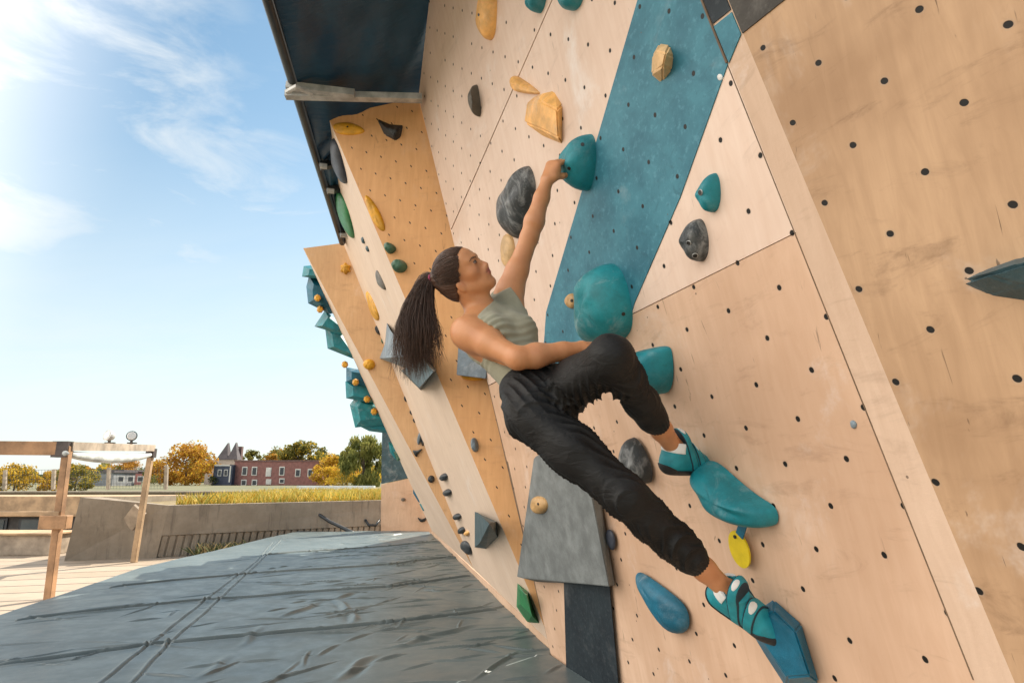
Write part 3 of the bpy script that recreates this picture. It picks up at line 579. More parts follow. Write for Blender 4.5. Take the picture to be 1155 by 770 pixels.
for lb, mt, px in (
    ('small hooked teal hold at the top of the far edge', 'teal', [(344, 302), (352, 300), (358, 312), (350, 313), (342, 310)]),
    ('big rounded blue hold below the hooked teal one on the far edge', 'bluehold', [(350, 313), (356, 318), (368, 350), (358, 352), (349, 340), (347, 325)]),
    ('angular teal volume jutting out furthest in the middle of the far edge', 'teal', [(356, 366), (368, 352), (378, 368), (372, 376)]),
    ('long teal volume hugging the far edge above the yellow knobs', 'teal', [(368, 370), (378, 364), (396, 408), (388, 404), (371, 391)]),
    ('small square blue volume between the yellow knobs of the far edge', 'bluehold', [(392, 416), (400, 420), (408, 436), (392, 428)]),
    ('middling teal volume above the chalky one on the far edge', 'teal', [(391, 432), (404, 430), (412, 450), (404, 452), (392, 447)]),
    ('large chalky turquoise volume low on the far edge', 'teal2', [(396, 458), (404, 448), (420, 458), (428, 476), (402, 480)]),
    ('dark teal wedge volume lowest on the far edge', 'teal', [(402, 480), (424, 468), (434, 488), (418, 484)])):
    y = sum(q[1] for q in px) / len(px); xm = sum(q[0] for q in px) / len(px); prof(lb, mt, [(x_ + (14 if x_ > xm else -1.5), y_ + (2 if y_ > y else -2)) for x_, y_ in px], edged(y) + .25, .5)
for lb, (x, y) in (('yellow knob on the big rounded blue hold', (358, 336)), ('yellow knob just under the big rounded blue hold', (361, 349)), ('yellow knob beside the end of the long teal volume', (389, 411)), ('yellow knob above the middling teal volume', (401, 431)), ('yellow knob lying along the edge above the chalky turquoise volume', (414, 450)), ('tiny yellow knob beside the chalky turquoise volume', (422, 464))):
    prof(lb, 'yellow', ell_px(x, y, 4.0, 4.2, 7), edged(y) - .12, .3, 'yellow knobs on the far edge')
dep = edged(510)
prof('pale turquoise hold in front of the dark upper board', 'teal2', [(438, 498), (446, 502), (452, 514), (446, 518), (440, 510)], dep, .1)
prof('dark green hold beside the pale turquoise one on the dark upper board', 'sage', [(444, 509), (452, 508), (456, 516), (448, 520)], dep - .1, .1)
prof('crescent blue hold on the edge above the bare end board', 'bluehold', [(466, 545), (472, 550), (480, 568), (472, 566), (466, 556)], dep + .6, .1)
prof('small turquoise hold under the crescent blue one', 'teal2', [(473, 568), (480, 567), (483, 574), (477, 576)], dep + .6, .1)
dome('tiny brown foothold in the middle of the bare end board', 'brownhold', PE, ell_px(455, 563, 3, 2.2, 6), .05, comp=0)
dome('dark crescent hold low on the bare end board', 'dark', PE, [(470, 582), (476, 586), (482, 582), (480, 588), (474, 589)], .06, comp=0)
# ------------------------------------------------------------------ awning over the mat
t = NT('dark blue awning fabric'); o_ = t.obj()
c = t.mix(t.ramp(t.noise(t.mapping(o_, (1.5, .6, 1)), 2.2, 5, .6, .3), .3, .7), (.007, .040, .085), (.016, .075, .135))
t.bump(t.noise(t.mapping(o_, (1, 5, 1)), 3, 4, .6), .3, .03); M['awning'] = t.fin(c, .42, .5)
M['frame'] = plain('dark steel frame', (.02, .026, .032), .45, .25, 8)
M['alu'] = plain('weathered aluminium', (.48, .48, .46), .5, .3, 9, .2, metal=.3)
aw = tag(empty('awning', A(-1.7, 4.5, 4.2)), 'dark blue fabric awning on a steel frame overhanging the mat from the wall top', 'awning')
zo_ = 4.20
oa, ob = onz(296, -20, zo_), onz(386, 274, zo_)
oa2 = oa + (oa - ob) * .9
ia, ib = A0 + A(.02, .02, .03), A1 + A(.03, .10, .03); ia2 = ia + (ia - ib) * 1.6; K2 = K + A(.12, .18, .02)
no, ns = 60, 26; Vv = []
inner = [ia2, ia, ib, T1 + A(.1, .25, .03), K2]; outer = [oa2, oa + (ob - oa) * .06, oa + (ob - oa) * .42, oa + (ob - oa) * .55, ob]
def along(P, s):
    s = s * (len(P) - 1); i = min(int(s), len(P) - 2); return P[i] * (1 - (s - i)) + P[i + 1] * (s - i)
for i in range(no):
    s = i / (no - 1); a = along(outer, s); b = along(inner, s)
    for j in range(ns):
        u = j / (ns - 1); p = a * (1 - u) + b * u
        sag = -.05 * abs(math.sin(s * 7 * math.pi)) * math.sin(math.pi * u) + .012 * math.sin(u * 22 + s * 30)
        Vv.append(p + A(0, 0, sag))
link('fabric', mesh(Vv, [(i * ns + j, i * ns + j + 1, (i + 1) * ns + j + 1, (i + 1) * ns + j) for i in range(no - 1) for j in range(ns - 1)], True), M['awning'], aw)
m = MB(); m.tube([oa2, ob], .035, 10); m.build('edge_tube', M['frame'], aw, True)
def crossbar(y0, x0, x1, y1, w, mat='alu', lab=None):
    tt = (y0 - (-20)) / (274 + 20); a = onz(x0, y0, zo_ - .06); b = onz(x1, y1, zo_ - .02); m = MB(); m.beam(a, b, w, w * .8); m.build('crossbar', M[mat], aw)
    return a, b
crossbar(107, 322, 476, 111, .06)
a, b = onz(323, 97, zo_ - .03), onz(400, 106, zo_ - .05); m = MB(); m.beam(a, b, .05, .05); m.tube([onz(324, 104, zo_ - .10), onz(334, 98, zo_ - .1), onz(352, 106, zo_ - .1)], .02, 6); m.build('bracket', M['alu'], aw)
for y, x0, x1 in ((187, 361, 376), (215, 369, 383), (265, 384, 392)):
    crossbar(y, x0, x1, y - 2, .07, 'frame'); m = MB(); a = onz(x0, y, zo_ - .09); b = onz(x0 + 8, y + 1, zo_ - .09); m.beam(a, b, .05, .03); m.build('bracket', M['alu'], aw)
# ------------------------------------------------------------------ ground, deck
gt = NT('dry grass ground'); go = gt.obj()
gc = gt.mix(gt.ramp(gt.noise(go, .06, 6, .65), .35, .65), (.16, .14, .07), (.09, .10, .045)); M['ground'] = gt.fin(gc, .9)
V = [(-1500, -60, -.03), (1500, -60, -.03), (1500, 2600, -.03), (-1500, 2600, -.03)]
tag(link('ground', mesh(V, [(0, 1, 2, 3)]), M['ground']), kind='structure')
t = NT('weathered deck boards'); o_ = t.obj(); sx = t.n('ShaderNodeSeparateXYZ'); rot = t.mapping(o_, rot=(0, 0, math.radians(-17))); t.l(rot, sx.inputs[0])
pl = t.math('MULTIPLY', sx.outputs[1], 1 / .62); fr = t.math('FRACT', pl); fl = t.math('FLOOR', pl)
gap = t.math('LESS_THAN', t.math('ABSOLUTE', t.math('SUBTRACT', fr, .5)), .47)
wn = t.n('ShaderNodeTexWhiteNoise', noise_dimensions='1D'); t.l(fl, wn.inputs['W'])
gr = t.noise(t.mapping(rot, (.8, 9, 1)), 5, 6, .7, .4)
c = t.mix(t.ramp(gr, .3, .7), (.25, .19, .135), (.38, .31, .235)); c = t.mix(t.math('MULTIPLY', wn.outputs[0], .45), c, (.40, .33, .26))
c = t.mix(t.ramp(t.noise(o_, 1.3, 5, .65), .5, .72, 0, .5), c, (.17, .14, .11)); c = t.mix(gap, (.03, .025, .02), c)
t.bump(t.math('ADD', t.math('MULTIPLY', gap, 1.0), t.math('MULTIPLY', gr, .2)), .5, .01); M['deck'] = t.fin(c, .75)
tag(link('deck', mesh([(-18, -3, 0), (8, -3, 0), (8, 19, 0), (-18, 19, 0)], [(0, 1, 2, 3)]), M['deck']), kind='structure')
M['timber'] = plain('rough timber', (.36, .20, .10), .7, .35, 4, .4, bscale=40)
M['timber_pale'] = plain('pale sunbleached timber', (.42, .28, .16), .7, .3, 4, .4, bscale=40)
M['timber_old'] = plain('grey brown timber', (.36, .29, .22), .8, .35, 3, .5, bscale=30)
M['lampglass'] = plain('white lamp glass', (.75, .74, .70), .2, .05, 5, 0)
M['rust'] = plain('rusty steel', (.06, .045, .04), .6, .4, 9)
# ------------------------------------------------------------------ timber frame beside the mat
b1, b2 = onz(55, 676, 0.0), onz(151, 634, 0.0)
t1 = onY(76.5, 503, b1[1] + .05); t2 = onY(171, 507, b2[1] + .05)
fr_ = tag(empty('timber_frame', b1), 'open timber frame of two leaning posts and a beam beside the mat', 'frame')
for k, (a, b, mm, lb) in enumerate(((b1, t1, 'timber', 'nearer brown post'), (b2, t2, 'timber_pale', 'farther sunlit pale post'))):
    m = MB(); m.beam(a, b, .088, .085, up=(0, 1, 0), bev=.006); m.build('post', M[mm], fr_)['label'] = lb
tL = t1 + A(-3.2, -.25, .02)
m = MB(); m.beam(tL + A(0, 0, -.03), t1 + A(.02, 0, -.03), .10, .17, bev=.006); m.build('top_beam', M['timber'], fr_)
m = MB(); m.beam(t1 + A(0, 0, .0), t2 + A(0, 0, .03), .12, .11); m.build('cross_beam', M['timber_old'], fr_)
m = MB(); m.box(t1 + A(-.06, 0, -.04), (.20, .12, .20)); m.build('bracket', M['rust'], fr_)
m = MB(); m.box(t2 + A(0, 0, -.06), (.14, .11, .16)); m.build('bracket', M['rust'], fr_)
lz = onY(70, 579, b1[1])
m = MB(); m.beam(lz + A(-3.0, -.1, 0), lz + A(-.02, 0, 0), .06, .055, bev=.005); m.build('rail', M['timber_pale'], fr_)
m = MB(); m.box(lz + A(-.05, -.02, -.10), (.34, .12, .16), bev=.006); m.build('rail_block', M['timber'], fr_)
# rolled shade cloth slung under the cross beam
roll = MB(); P = []; rr = []
for i in range(15):
    s = i / 14; p = t1 * (1 - s) + t2 * s; P.append(p + A(.03, -.08, -.09 - .07 * math.sin(math.pi * s) ** .8)); rr.append(.03 + .04 * math.sin(math.pi * s) ** .6)
roll.tube(P, rr, 12); tag(roll.build('shade_cloth', plain('pale shade cloth', (.50, .52, .50), .7, .3, 5, .6), None, True), 'rolled pale shade cloth sagging between the two timber posts', 'cloth')
for k, (x, lb) in enumerate(((123, 'left of two small round floodlights on the timber frame'), (148, 'right of two small round floodlights on the timber frame'))):
    s = (x - 76.5) / (171 - 76.5); d = t1[1] * (1 - s) + t2[1] * s; p = onY(x, 500, d); L_ = tag(empty('floodlight', p), lb, 'floodlight', 'floodlights on the timber frame')
    m = MB(); m.box(p + A(0, 0, .03), (.03, .03, .10)); m.box(p + A(0, .02, .01), (.15, .04, .02)); m.build('bracket', M['rust'], L_)
    q = p + A(0, 0, .115); m = MB(); ax = nm(A(.35 if k else -.3, -.8, .2))
    m.tube([q + ax * -.07, q + ax * -.05, q + ax * .0, q + ax * .045, q + ax * .05], [.02, .05, .075, .085, .085], 16); m.build('housing', M['frame' if k else 'alu'], L_, False)
    m = MB(); m.tube([q + ax * .048, q + ax * .058], [.075, .06], 16); m.build('lens', M['lampglass'], L_)
# ------------------------------------------------------------------ concrete planter with dry grass
t = NT('weathered concrete'); o_ = t.obj()
c = t.mix(t.ramp(t.noise(o_, 1.4, 6, .7), .3, .7), (.25, .205, .155), (.36, .305, .24)); c = t.mix(t.ramp(t.noise(t.mapping(o_, (5, 5, .5)), 2, 5, .7), .5, .72, 0, .6), c, (.12, .10, .08))
t.bump(t.noise(o_, 30, 5, .7), .4, .01); M['concrete'] = t.fin(c, .85)
p0 = A(-7.95, 11.6, 0); p0t = A(-7.76, 11.5, 1.10); p1 = A(-6.6, 12.1, 0); p1t = A(-6.5, 12.15, .935); p2 = A(-1.6, 15.6, 0); p2t = A(-1.55, 15.75, .95)
plr = tag(empty('concrete_planter', p1), 'long low concrete planter with a ribbed front beyond the mat', 'planter')
back = A(-.3, 1, 0)
m = MB()
dfront = nm((p2 - p1) * A(1, 1, 0)); nfront = A(dfront[1], -dfront[0], 0)
up1 = p1t * .42 + p1 * .58; up2 = p2t * .42 + p2 * .58
V = [up1 + nfront * .04, up2 + nfront * .04, p2t + nfront * .04, p1t + nfront * .04, p1t - nfront * .22, p2t - nfront * .22, up1, up2]
m.add(V, [(0, 1, 2, 3), (3, 2, 5, 4), (6, 7, 1, 0), (1, 7, 5, 2)])
m.build('coping', M['concrete'], plr)
m = MB(); V = [p1, p2, p2t - A(0, 0, .05), p1t - A(0, 0, .05)]; m.add(V, [(0, 1, 2, 3)])
V = [p0, p1 + nfront * .03, p1t + nfront * .04, p0t, p0 + A(-.5, 6, 0), p0t + A(-.5, 6, -.1), p1t - nfront * .22, p0t + A(.2, .25, 0)]
m.add(V, [(0, 1, 2, 3), (0, 3, 5, 4), (3, 2, 6, 7)])
m.build('wall', M['concrete'], plr)
m = MB(); Lf = np.linalg.norm((p2 - p1)); nr = 46
for k in range(nr):
    s = (k + .5) / nr; a = p1 * (1 - s) + p2 * s; b = up1 * (1 - s) + up2 * s; m.beam(a + nfront * .012, b + nfront * .012 - A(0, 0, .004), .104, .022, up=tuple(nfront), bev=.012)
m.build('ribbed_front', M['concrete'], plr)
soil = MB(); soil.add([p1t - A(-.1, -.2, .06), p2t - A(0, -.2, .06), A(3, 34, .80), A(-14, 34, .80), p0t + A(.3, .3, -.16)], [(0, 1, 2, 3, 4)])
soil.build('soil', plain('dry soil', (.20, .15, .07), .95, .3), plr)
def blades(name, n, sample, hgt, wd, mats, seed, lean=.35):
    r = np.random.default_rng(seed); m = MB()
    for i in range(n):
        p = sample(r); h = hgt * r.uniform(.5, 1.25); a = r.uniform(0, 6.28); d = A(math.cos(a), math.sin(a), 0); ln = A(r.normal(0, lean), r.normal(0, lean), 0) * h
        m.add([p - d * wd / 2, p + d * wd / 2, p + d * wd * .3 + ln * .5 + A(0, 0, h * .6), p + ln + A(0, 0, h)], [(0, 1, 2, 3)], int(r.integers(0, len(mats))))
    return m.build(name, mats)
gm = [plain('dry yellow grass', (.60, .42, .06), .8, .2, 1, 0), plain('golden grass', (.62, .45, .09), .8, .2, 1, 0), plain('green yellow grass', (.36, .36, .07), .8, .2, 1, 0)]
def gs(r):
    v = r.uniform() ** 1.6; u = r.uniform(); a = p1t * (1 - u) + p2t * u; far = A(-12 + 16 * u, 33, .82); p = a * (1 - v) + far * v + A(0, .22, -.07); return p
tag(blades('dry_grass', 16000, gs, .26, .03, gm, 5), 'dry yellow grass filling the concrete planter', 'grass', kind='stuff')
wm = [plain('weed green', (.07, .10, .03), .8, .3, 3, 0), plain('weed straw', (.36, .28, .14), .8, .3, 3, 0)]
def ws(r): s = .10 + abs(r.normal(0, .14)); a = p1 * (1 - s) + p2 * s; return a + nfront * r.uniform(.04, .4)
tag(blades('weeds', 420, ws, .22, .03, wm, 6, .6), 'weeds growing along the foot of the planter', 'weeds', kind='stuff')
m = MB(); sa, sb = onz(118, 626, .02), onY(158, 574, 11.75); m.beam(sa, sb, .26, .05, up=(.5, -1, .3)); tag(m.build('leaning_slab', M['timber_old']), 'flat board leaning against the planter end', 'board')
m = MB(); ca = p1t * .35 + p2t * .65 + nfront * .10 + A(0, 0, .05)
P = [onY(344, 567, 14.0), onY(352, 575, 13.9), onY(372, 588, 13.75), onY(395, 599, 13.6), onY(404, 603, 13.55)]; m.tube(P, .035, 8)
tag(m.build('hose', M['frame'], None, True), 'dark hose slung over the planter edge', 'hose')
m = MB(); m.tube([onY(412, 586, 14.4), onY(416, 592, 14.35), onY(424, 592, 14.4), onY(428, 586, 14.5)], .03, 6); tag(m.build('cable', M['frame'], None, True), 'short dark loop of cable on the ribbed planter front', 'cable')
# ------------------------------------------------------------------ low terrace on the left
st = tag(empty('bench_step', A(-11, 12.6, 0)), 'long sunlit timber step at the back of the deck', 'step')
m = MB(); m.box((-12.6, 12.75, .185), (7.6, .7, .37), bev=.01); m.build('riser', M['timber_old'], st)
m = MB(); m.box((-12.6, 12.72, .395), (7.7, .8, .04), bev=.006); m.build('tread', M['timber_pale'], st)
lb_ = tag(empty('low_building', A(-14, 16.5, 0)), 'long low pavilion with a timber fascia above a dark window band', 'building')
m = MB(); m.box((-14.4, 17.1, .74), (10.5, 1.6, .50), bev=.01); m.build('fascia', M['timber_pale'], lb_)
m = MB(); m.box((-14.4, 17.2, .24), (10.3, 1.3, .48)); m.build('wall', plain('dark recess wall', (.06, .055, .05), .7), lb_)
wg = NT('dusty window glass'); M['dglass'] = wg.fin(wg.mix(wg.noise(wg.obj(), 2, 3), (.03, .05, .06), (.10, .14, .16)), .12, .6)
for k in range(6):
    x = -18.2 + k * 1.55; m = MB(); m.box((x, 16.53, .26), (1.25, .03, .36)); wnd = m.build('window', M['frame'], lb_)
    m = MB(); m.box((x, 16.51, .26), (1.1, .02, .28)); m.build('pane', M['dglass'], wnd)
m = MB(); m.box((-13.5, 24, .45), (14, .3, .96)); m.box((-13.5, 23.95, .95), (14.1, .5, .06)); tag(m.build('parapet_wall', M['concrete']), 'pale concrete parapet behind the low pavilion', 'wall')
# mesh fence between the posts
fn = tag(empty('mesh_fence', A(-11, 24, 0)), 'wire mesh fence on timber posts beyond the dry grass', 'fence')
for x, tp in ((122, 527), (187, 525), (60, 529), (5, 530)):
    b = onY(x, 552, 26); tt = onY(x + 1, tp, 26); m = MB(); m.beam(b, tt, .12, .10, up=(0, 1, 0)); m.build('post', M['timber_old'], fn)
m = MB(); fa, fb = onY(-20, 531, 26), onY(188, 527, 26); ga, gb_ = onY(-20, 551, 26), onY(188, 551, 26)
for k in range(5): m.beam(fa * (1 - k / 4) + ga * (k / 4), fb * (1 - k / 4) + gb_ * (k / 4), .012, .012)
for k in range(60): s = k / 59; m.beam(fa * (1 - s) + fb * s, ga * (1 - s) + gb_ * s, .006, .006, up=(0, 1, 0))
m.build('wire_mesh', M['frame'], fn)
# white retaining wall beyond the grass
m = MB(); a, b = onY(334, 552, 36), onY(421, 552, 36); m.box(((a[0] + b[0]) / 2, 36.3, (onY(380, 548, 36)[2]) / 2 + .0), (b[0] - a[0], .5, onY(380, 547.5, 36)[2])); tag(m.build('white_wall', plain('white painted wall', (.66, .70, .70), .7, .1, 1, .1)), 'low white wall behind the dry grass', 'wall')
# ------------------------------------------------------------------ houses far off
M['brick'] = plain('red brown brick', (.25, .115, .10), .85, .2, 1.5, .2); M['brickdark'] = plain('brick parapet', (.17, .10, .09), .85, .2, 2, .1)
M['white'] = plain('white trim', (.62, .60, .56), .7, .1, 1, 0); M['roof'] = plain('slate roof', (.11, .095, .10), .8, .2, 1, .1)
M['winglass'] = plain('dark window glass', (.03, .035, .045), .15, .2, 2, 0); M['navyhouse'] = plain('navy clad wall', (.05, .06, .09), .8, .2, 1, 0)
M['palehouse'] = plain('pale render wall', (.44, .36, .30), .85, .15, 1, 0); M['redhouse'] = plain('dark red wall', (.16, .05, .045), .85, .2, 1, 0)
D = 150
def zx(x, y): p = onY(x, y, D); return p[0], p[2]
x0, zt = zx(265, 520); x1, _ = zx(364, 520)
bk = tag(empty('brick_house', A((x0 + x1) / 2, D, 0)), 'long flat roofed red brick house with white framed windows', 'house')
m = MB(); m.box(((x0 + x1) / 2, D + 6, zt / 2), (x1 - x0, 12, zt)); m.build('wall', M['brick'], bk)
m = MB(); m.box(((x0 + x1) / 2, D + 6, zt + .12), (x1 - x0 + .3, 12.3, .32)); m.build('parapet', M['brickdark'], bk)
for x, yc, hh in ((276, 531, 8), (287, 531, 8), (303, 532, 8), (318, 531, 8), (275, 544, 5), (287, 544, 5), (303, 543, 4), (318, 542, 4), (336, 533, 7), (350, 533, 7)):
    cx, cz = zx(x, yc); h_ = hh / F * D; m = MB(); m.box((cx, D - .03, cz), (1.25, .12, h_ + .35)); wd_ = m.build('window', M['white'], bk)
    m = MB(); m.box((cx, D - .09, cz - .03), (.85, .1, h_ - .1)); m.build('pane', M['white' if x in (303,) else 'winglass'], wd_)
x0, zt = zx(245, 524); x1, _ = zx(266, 524)
nb = tag(empty('navy_house', A((x0 + x1) / 2, D - 2, 0)), 'narrow navy clad house with pale corner trim beside the brick house', 'house')
m = MB(); m.box(((x0 + x1) / 2, D + 3, zt / 2), (x1 - x0, 9, zt)); m.build('wall', M['navyhouse'], nb)
m = MB(); m.box((x1 - .5, D - 1.55, zt * .55), (.3, .1, zt * .8)); m.box((x0 + 1.9, D - 1.55, zt - .15), (3.6, .1, .3)); m.build('trim', M['white'], nb)
for x in (251, 258):
    cx, cz = zx(x, 533); m = MB(); m.box((cx, D - 1.52, cz), (.9, .1, 1.5)); wd_ = m.build('window', M['white'], nb); m = MB(); m.box((cx, D - 1.6, cz), (.6, .08, 1.2)); m.build('pane', M['winglass'], wd_)
# gabled house with two pointed roofs
D2 = 175
def zx2(x, y): p = onY(x, y, D2); return p[0], p[2]
xa, _ = zx2(233, 516); xb, _ = zx2(268, 516); zc = zx2(250, 518)[1]
gh = tag(empty('gabled_house', A((xa + xb) / 2, D2, 0)), 'old house with two steep pointed slate gables against the sky', 'house')
m = MB(); m.box(((xa + xb) / 2, D2 + 5, zc / 2), (xb - xa, 10, zc)); m.build('wall', M['palehouse'], gh)
for (xl_, xr_, xt_, yt_) in ((244, 257, 256, 499), (256.3, 268, 265, 498.5)):
    l, _ = zx2(xl_, 518); r, _ = zx2(xr_, 518); tx, tz = zx2(xt_, yt_); m = MB()
    m.add([(l, D2 - .2, zc), (r, D2 - .2, zc), (tx, D2 + .6, tz), (l, D2 + 2.6, zc), (r, D2 + 2.6, zc), (tx, D2 + 1.6, tz)], [(0, 1, 2), (3, 5, 4), (0, 2, 5, 3), (1, 4, 5, 2), (0, 3, 4, 1)]); m.build('gable_roof', M['roof'], gh)
m = MB(); m.box((zx2(266, 510)[0], D2 + 3, zx2(266, 512)[1]), (1.0, 1.2, 4.5)); m.build('chimney', M['brickdark'], gh)
x0, zt = zx(100, 531); x1, _ = zx(122, 531)
rh = tag(empty('red_house', A((x0 + x1) / 2, D + 8, 0)), 'dark red house behind the mesh fence', 'house')
m = MB(); m.box(((x0 + x1) / 2, D + 10, zt / 2), (x1 - x0, 8, zt)); m.build('wall', M['redhouse'], rh); m = MB(); m.box(((x0 + x1) / 2, D + 10, zt + .2), (x1 - x0 + .6, 8.6, .4)); m.build('roof', M['roof'], rh)
x0, zt = zx(128, 533); x1, _ = zx(170, 533)
gh2 = tag(empty('grey_house', A((x0 + x1) / 2, D - 20, 0)), 'low grey house with pale windows behind the mesh fence', 'house')
m = MB(); m.box(((x0 + x1) / 2, D - 10, zt / 2), (x1 - x0, 8, zt)); m.build('wall', plain('grey cladding', (.24, .25, .26), .8, .2, .6, 0), gh2)
m = MB(); m.box(((x0 + x1) / 2, D - 10, zt + .1), (x1 - x0 + .6, 8.6, .35)); m.build('roof', M['roof'], gh2)
for x in (136, 147, 158):
    cx, cz = zx(x, 540); m = MB(); m.box((cx * (D - 14.2) / D, D - 14.05, cz), (1.3, .1, 1.2)); wd_ = m.build('window', M['white'], gh2); m = MB(); m.box((cx * (D - 14.2) / D, D - 14.12, cz), (1.0, .08, .9)); m.build('pane', M['winglass'], wd_)
# ------------------------------------------------------------------ trees
def leafmat(name, a, b):
    t = NT(name); o = t.obj(); f = t.noise(o, .45, 4, .6); g = t.n('ShaderNodeNewGeometry')
    c = t.mix(t.ramp(f, .35, .65), a, b); c = t.mix(t.math('MULTIPLY', g.outputs['Random Per Island'], .5), c, tuple(x * .45 for x in a))
    t.fin(c, .7, .2); t.b.inputs['Transmission Weight'].default_value = 0
    tr = t.n('ShaderNodeBsdfTranslucent'); t.l(c, tr.inputs[0]); mx = t.n('ShaderNodeMixShader'); mx.inputs[0].default_value = .4; t.l(t.b.outputs[0], mx.inputs[1]); t.l(tr.outputs[0], mx.inputs[2]); t.l(mx.outputs[0], t.out.inputs[0])
    return t.m
LM = {'orange': leafmat('orange autumn leaves', (.42, .20, .03), (.60, .33, .05)), 'yellow': leafmat('yellow autumn leaves', (.58, .36, .03), (.72, .50, .06)), 'olive': leafmat('olive leaves', (.16, .16, .04), (.30, .26, .06)),
      'willow': leafmat('willow leaves', (.17, .19, .05), (.36, .33, .09)), 'green': leafmat('green leaves', (.07, .10, .03), (.16, .17, .05))}
M['bark'] = plain('bark', (.09, .065, .045), .9, .3, 2, .3)
def tree(label, mt, cx, ytop, wpx, dist, seed, n=2600, droop=False, cat='tree', grp='autumn trees beyond the planter', base_frac=.22, mix=None):
    r = np.random.default_rng(seed); p = onY(cx, 545, dist); X0 = p[0]; H = onY(cx, ytop, dist)[2]; Wd = wpx / F * dist
    root = tag(empty('tree', (X0, dist, -.03)), label, cat, grp)
    m = MB(); top = A(X0 + r.normal(0, Wd * .04), dist, H * .62)
    m.tube([A(X0, dist, -.05), A(X0 + r.normal(0, .1), dist, H * .25), top], [H * .035, H * .025, H * .012], 7)
    for k in range(6):
        a = r.uniform(0, 6.28); s = r.uniform(.3, .8); b0 = A(X0, dist, H * (.2 + .4 * s)); m.tube([b0, b0 + A(math.cos(a) * Wd * .18, math.sin(a) * Wd * .18, H * .14), b0 + A(math.cos(a) * Wd * .3, math.sin(a) * Wd * .3, H * .25)], [H * .012, H * .008, H * .003], 5)
    m.build('trunk', M['bark'], root)
    ncl = 34; cl = []
    for k in range(ncl):
        a = r.uniform(0, 6.28); rad = math.sqrt(r.uniform()) * .5; zf = r.uniform(base_frac, 1); prof_ = math.sin(math.pi * min(1, max(.06, (zf - base_frac) / (1.02 - base_frac))) ** .75) ** .7
        cl.append((A(X0 + math.cos(a) * rad * Wd * prof_ * .98, dist + math.sin(a) * rad * Wd * prof_ * .98, H * (zf * .90)), r.uniform(.07, .17) * Wd))
    m = MB(); lf = max(.08, H * .027); n = int(n * 1.5)
    for i in range(n):
        c, rad = cl[r.integers(ncl)]; v = r.normal(0, 1, 3); v /= np.linalg.norm(v); v *= rad * r.uniform(.3, 1.08) ** .6; v[2] *= .75
        q_ = c + v
        if droop: q_[2] -= abs(r.normal(0, .10)) * H
        nrm = nm(v / rad + r.normal(0, .6, 3)); a = nm(np.cross(nrm, r.normal(0, 1, 3))); b = np.cross(nrm, a); s = lf * r.uniform(.5, 1.3)
        if droop: a = nm(A(r.normal(0, .25), r.normal(0, .25), -1)); b = nm(np.cross(a, nrm)); m.add([q_ - b * s * .5, q_ + a * s * 1.3, q_ + b * s * .5, q_ - a * s * 1.3], [(0, 1, 2, 3)], 0)
        else: m.add([q_ - a * s - b * s * .4, q_ + a * s * .2 - b * s, q_ + a * s + b * s * .3, q_ - a * s * .1 + b * s], [(0, 1, 2, 3)], int(r.uniform() < .2))
    m.build('crown', [LM[mt], LM[mix or mt]], root)
def far_wood():
    r = np.random.default_rng(77); m = MB()
    for i in range(9000):
        x = r.uniform(-60, 470); d = r.uniform(250, 300); top = 529 + 4 * math.sin(x * .045) + 3 * math.sin(x * .13 + 1) + 2.0 * math.sin(x * .31); y = r.uniform(top, 545); p = onY(x, y, d); s = r.uniform(.5, 1.1)
        n_ = nm(r.normal(0, 1, 3) + A(0, -.6, .4)); a = nm(np.cross(n_, r.normal(0, 1, 3))); b = np.cross(n_, a); mi = int(np.clip(1.5 + 1.3 * math.sin(x * .06 + 2) + r.normal(0, .7), 0, 3)); m.add([p - a * s, p - b * s, p + a * s, p + b * s], [(0, 1, 2, 3)], mi)
    return m.build('far_wood', [LM['green'], LM['olive'], LM['yellow'], LM['orange']])
tag(far_wood(), 'far off band of autumn woodland along the horizon', 'woodland', kind='stuff')
tree('bright yellow shrubby tree at the left edge of the picture', 'yellow', 16, 524, 62, 60, 1, mix='green')
tree('yellow green tree between the two timber posts', 'olive', 86, 523, 52, 60, 2, mix='yellow')
tree('small dark green tree beside the grey house', 'green', 113, 528, 26, 160, 3, 1200)
tree('large orange tree right of the farther timber post', 'orange', 209, 500, 78, 150, 4, 3600, mix='yellow', base_frac=.1)
tree('small green bush at the foot of the navy house', 'green', 240, 536, 16, 148, 5, 700, base_frac=.05)
tree('orange yellow tree behind the gap left of the farther post', 'orange', 140, 517, 40, 185, 6, 1600)
tree('olive tree behind the left end of the brick house', 'olive', 281, 506, 32, 190, 7, 1800)
tree('thin orange tree behind the middle of the brick house', 'orange', 305, 510, 30, 195, 8, 1500, mix='olive')
tree('tall olive tree rising behind the right end of the brick house', 'olive', 336, 494, 52, 185, 9, 3000, mix='yellow')
tree('bright yellow tree at the right end of the brick house', 'yellow', 370, 511, 46, 146, 10, 3000, base_frac=.02, mix='orange')
tree('large yellow green willow next to the dark end board', 'willow', 409, 483, 56, 120, 12, 5200, droop=True, base_frac=.05, mix='yellow')
tree('dark olive tree between the yellow tree and the willow', 'olive', 391, 500, 30, 165, 13, 1600)
tree('tall pale olive tree far behind the gabled house', 'olive', 226, 512, 40, 230, 16, 1600, mix='yellow')
tree('broad green gold tree far behind the middle of the brick house', 'olive', 318, 503, 60, 240, 17, 2200, mix='orange')
tree('leafy green gold tree right behind the bright yellow one', 'green', 362, 503, 40, 215, 18, 1800, mix='yellow')
tree('round golden bush in front of the right end of the brick house', 'yellow', 386, 530, 34, 120, 19, 1500, base_frac=.02, mix='olive')
tree('dark green tree far behind the grey house', 'green', 150, 522, 44, 230, 20, 1500, mix='olive')
tree('low yellow shrub at the far left horizon', 'yellow', 52, 531, 34, 62, 14, 1200, mix='orange')
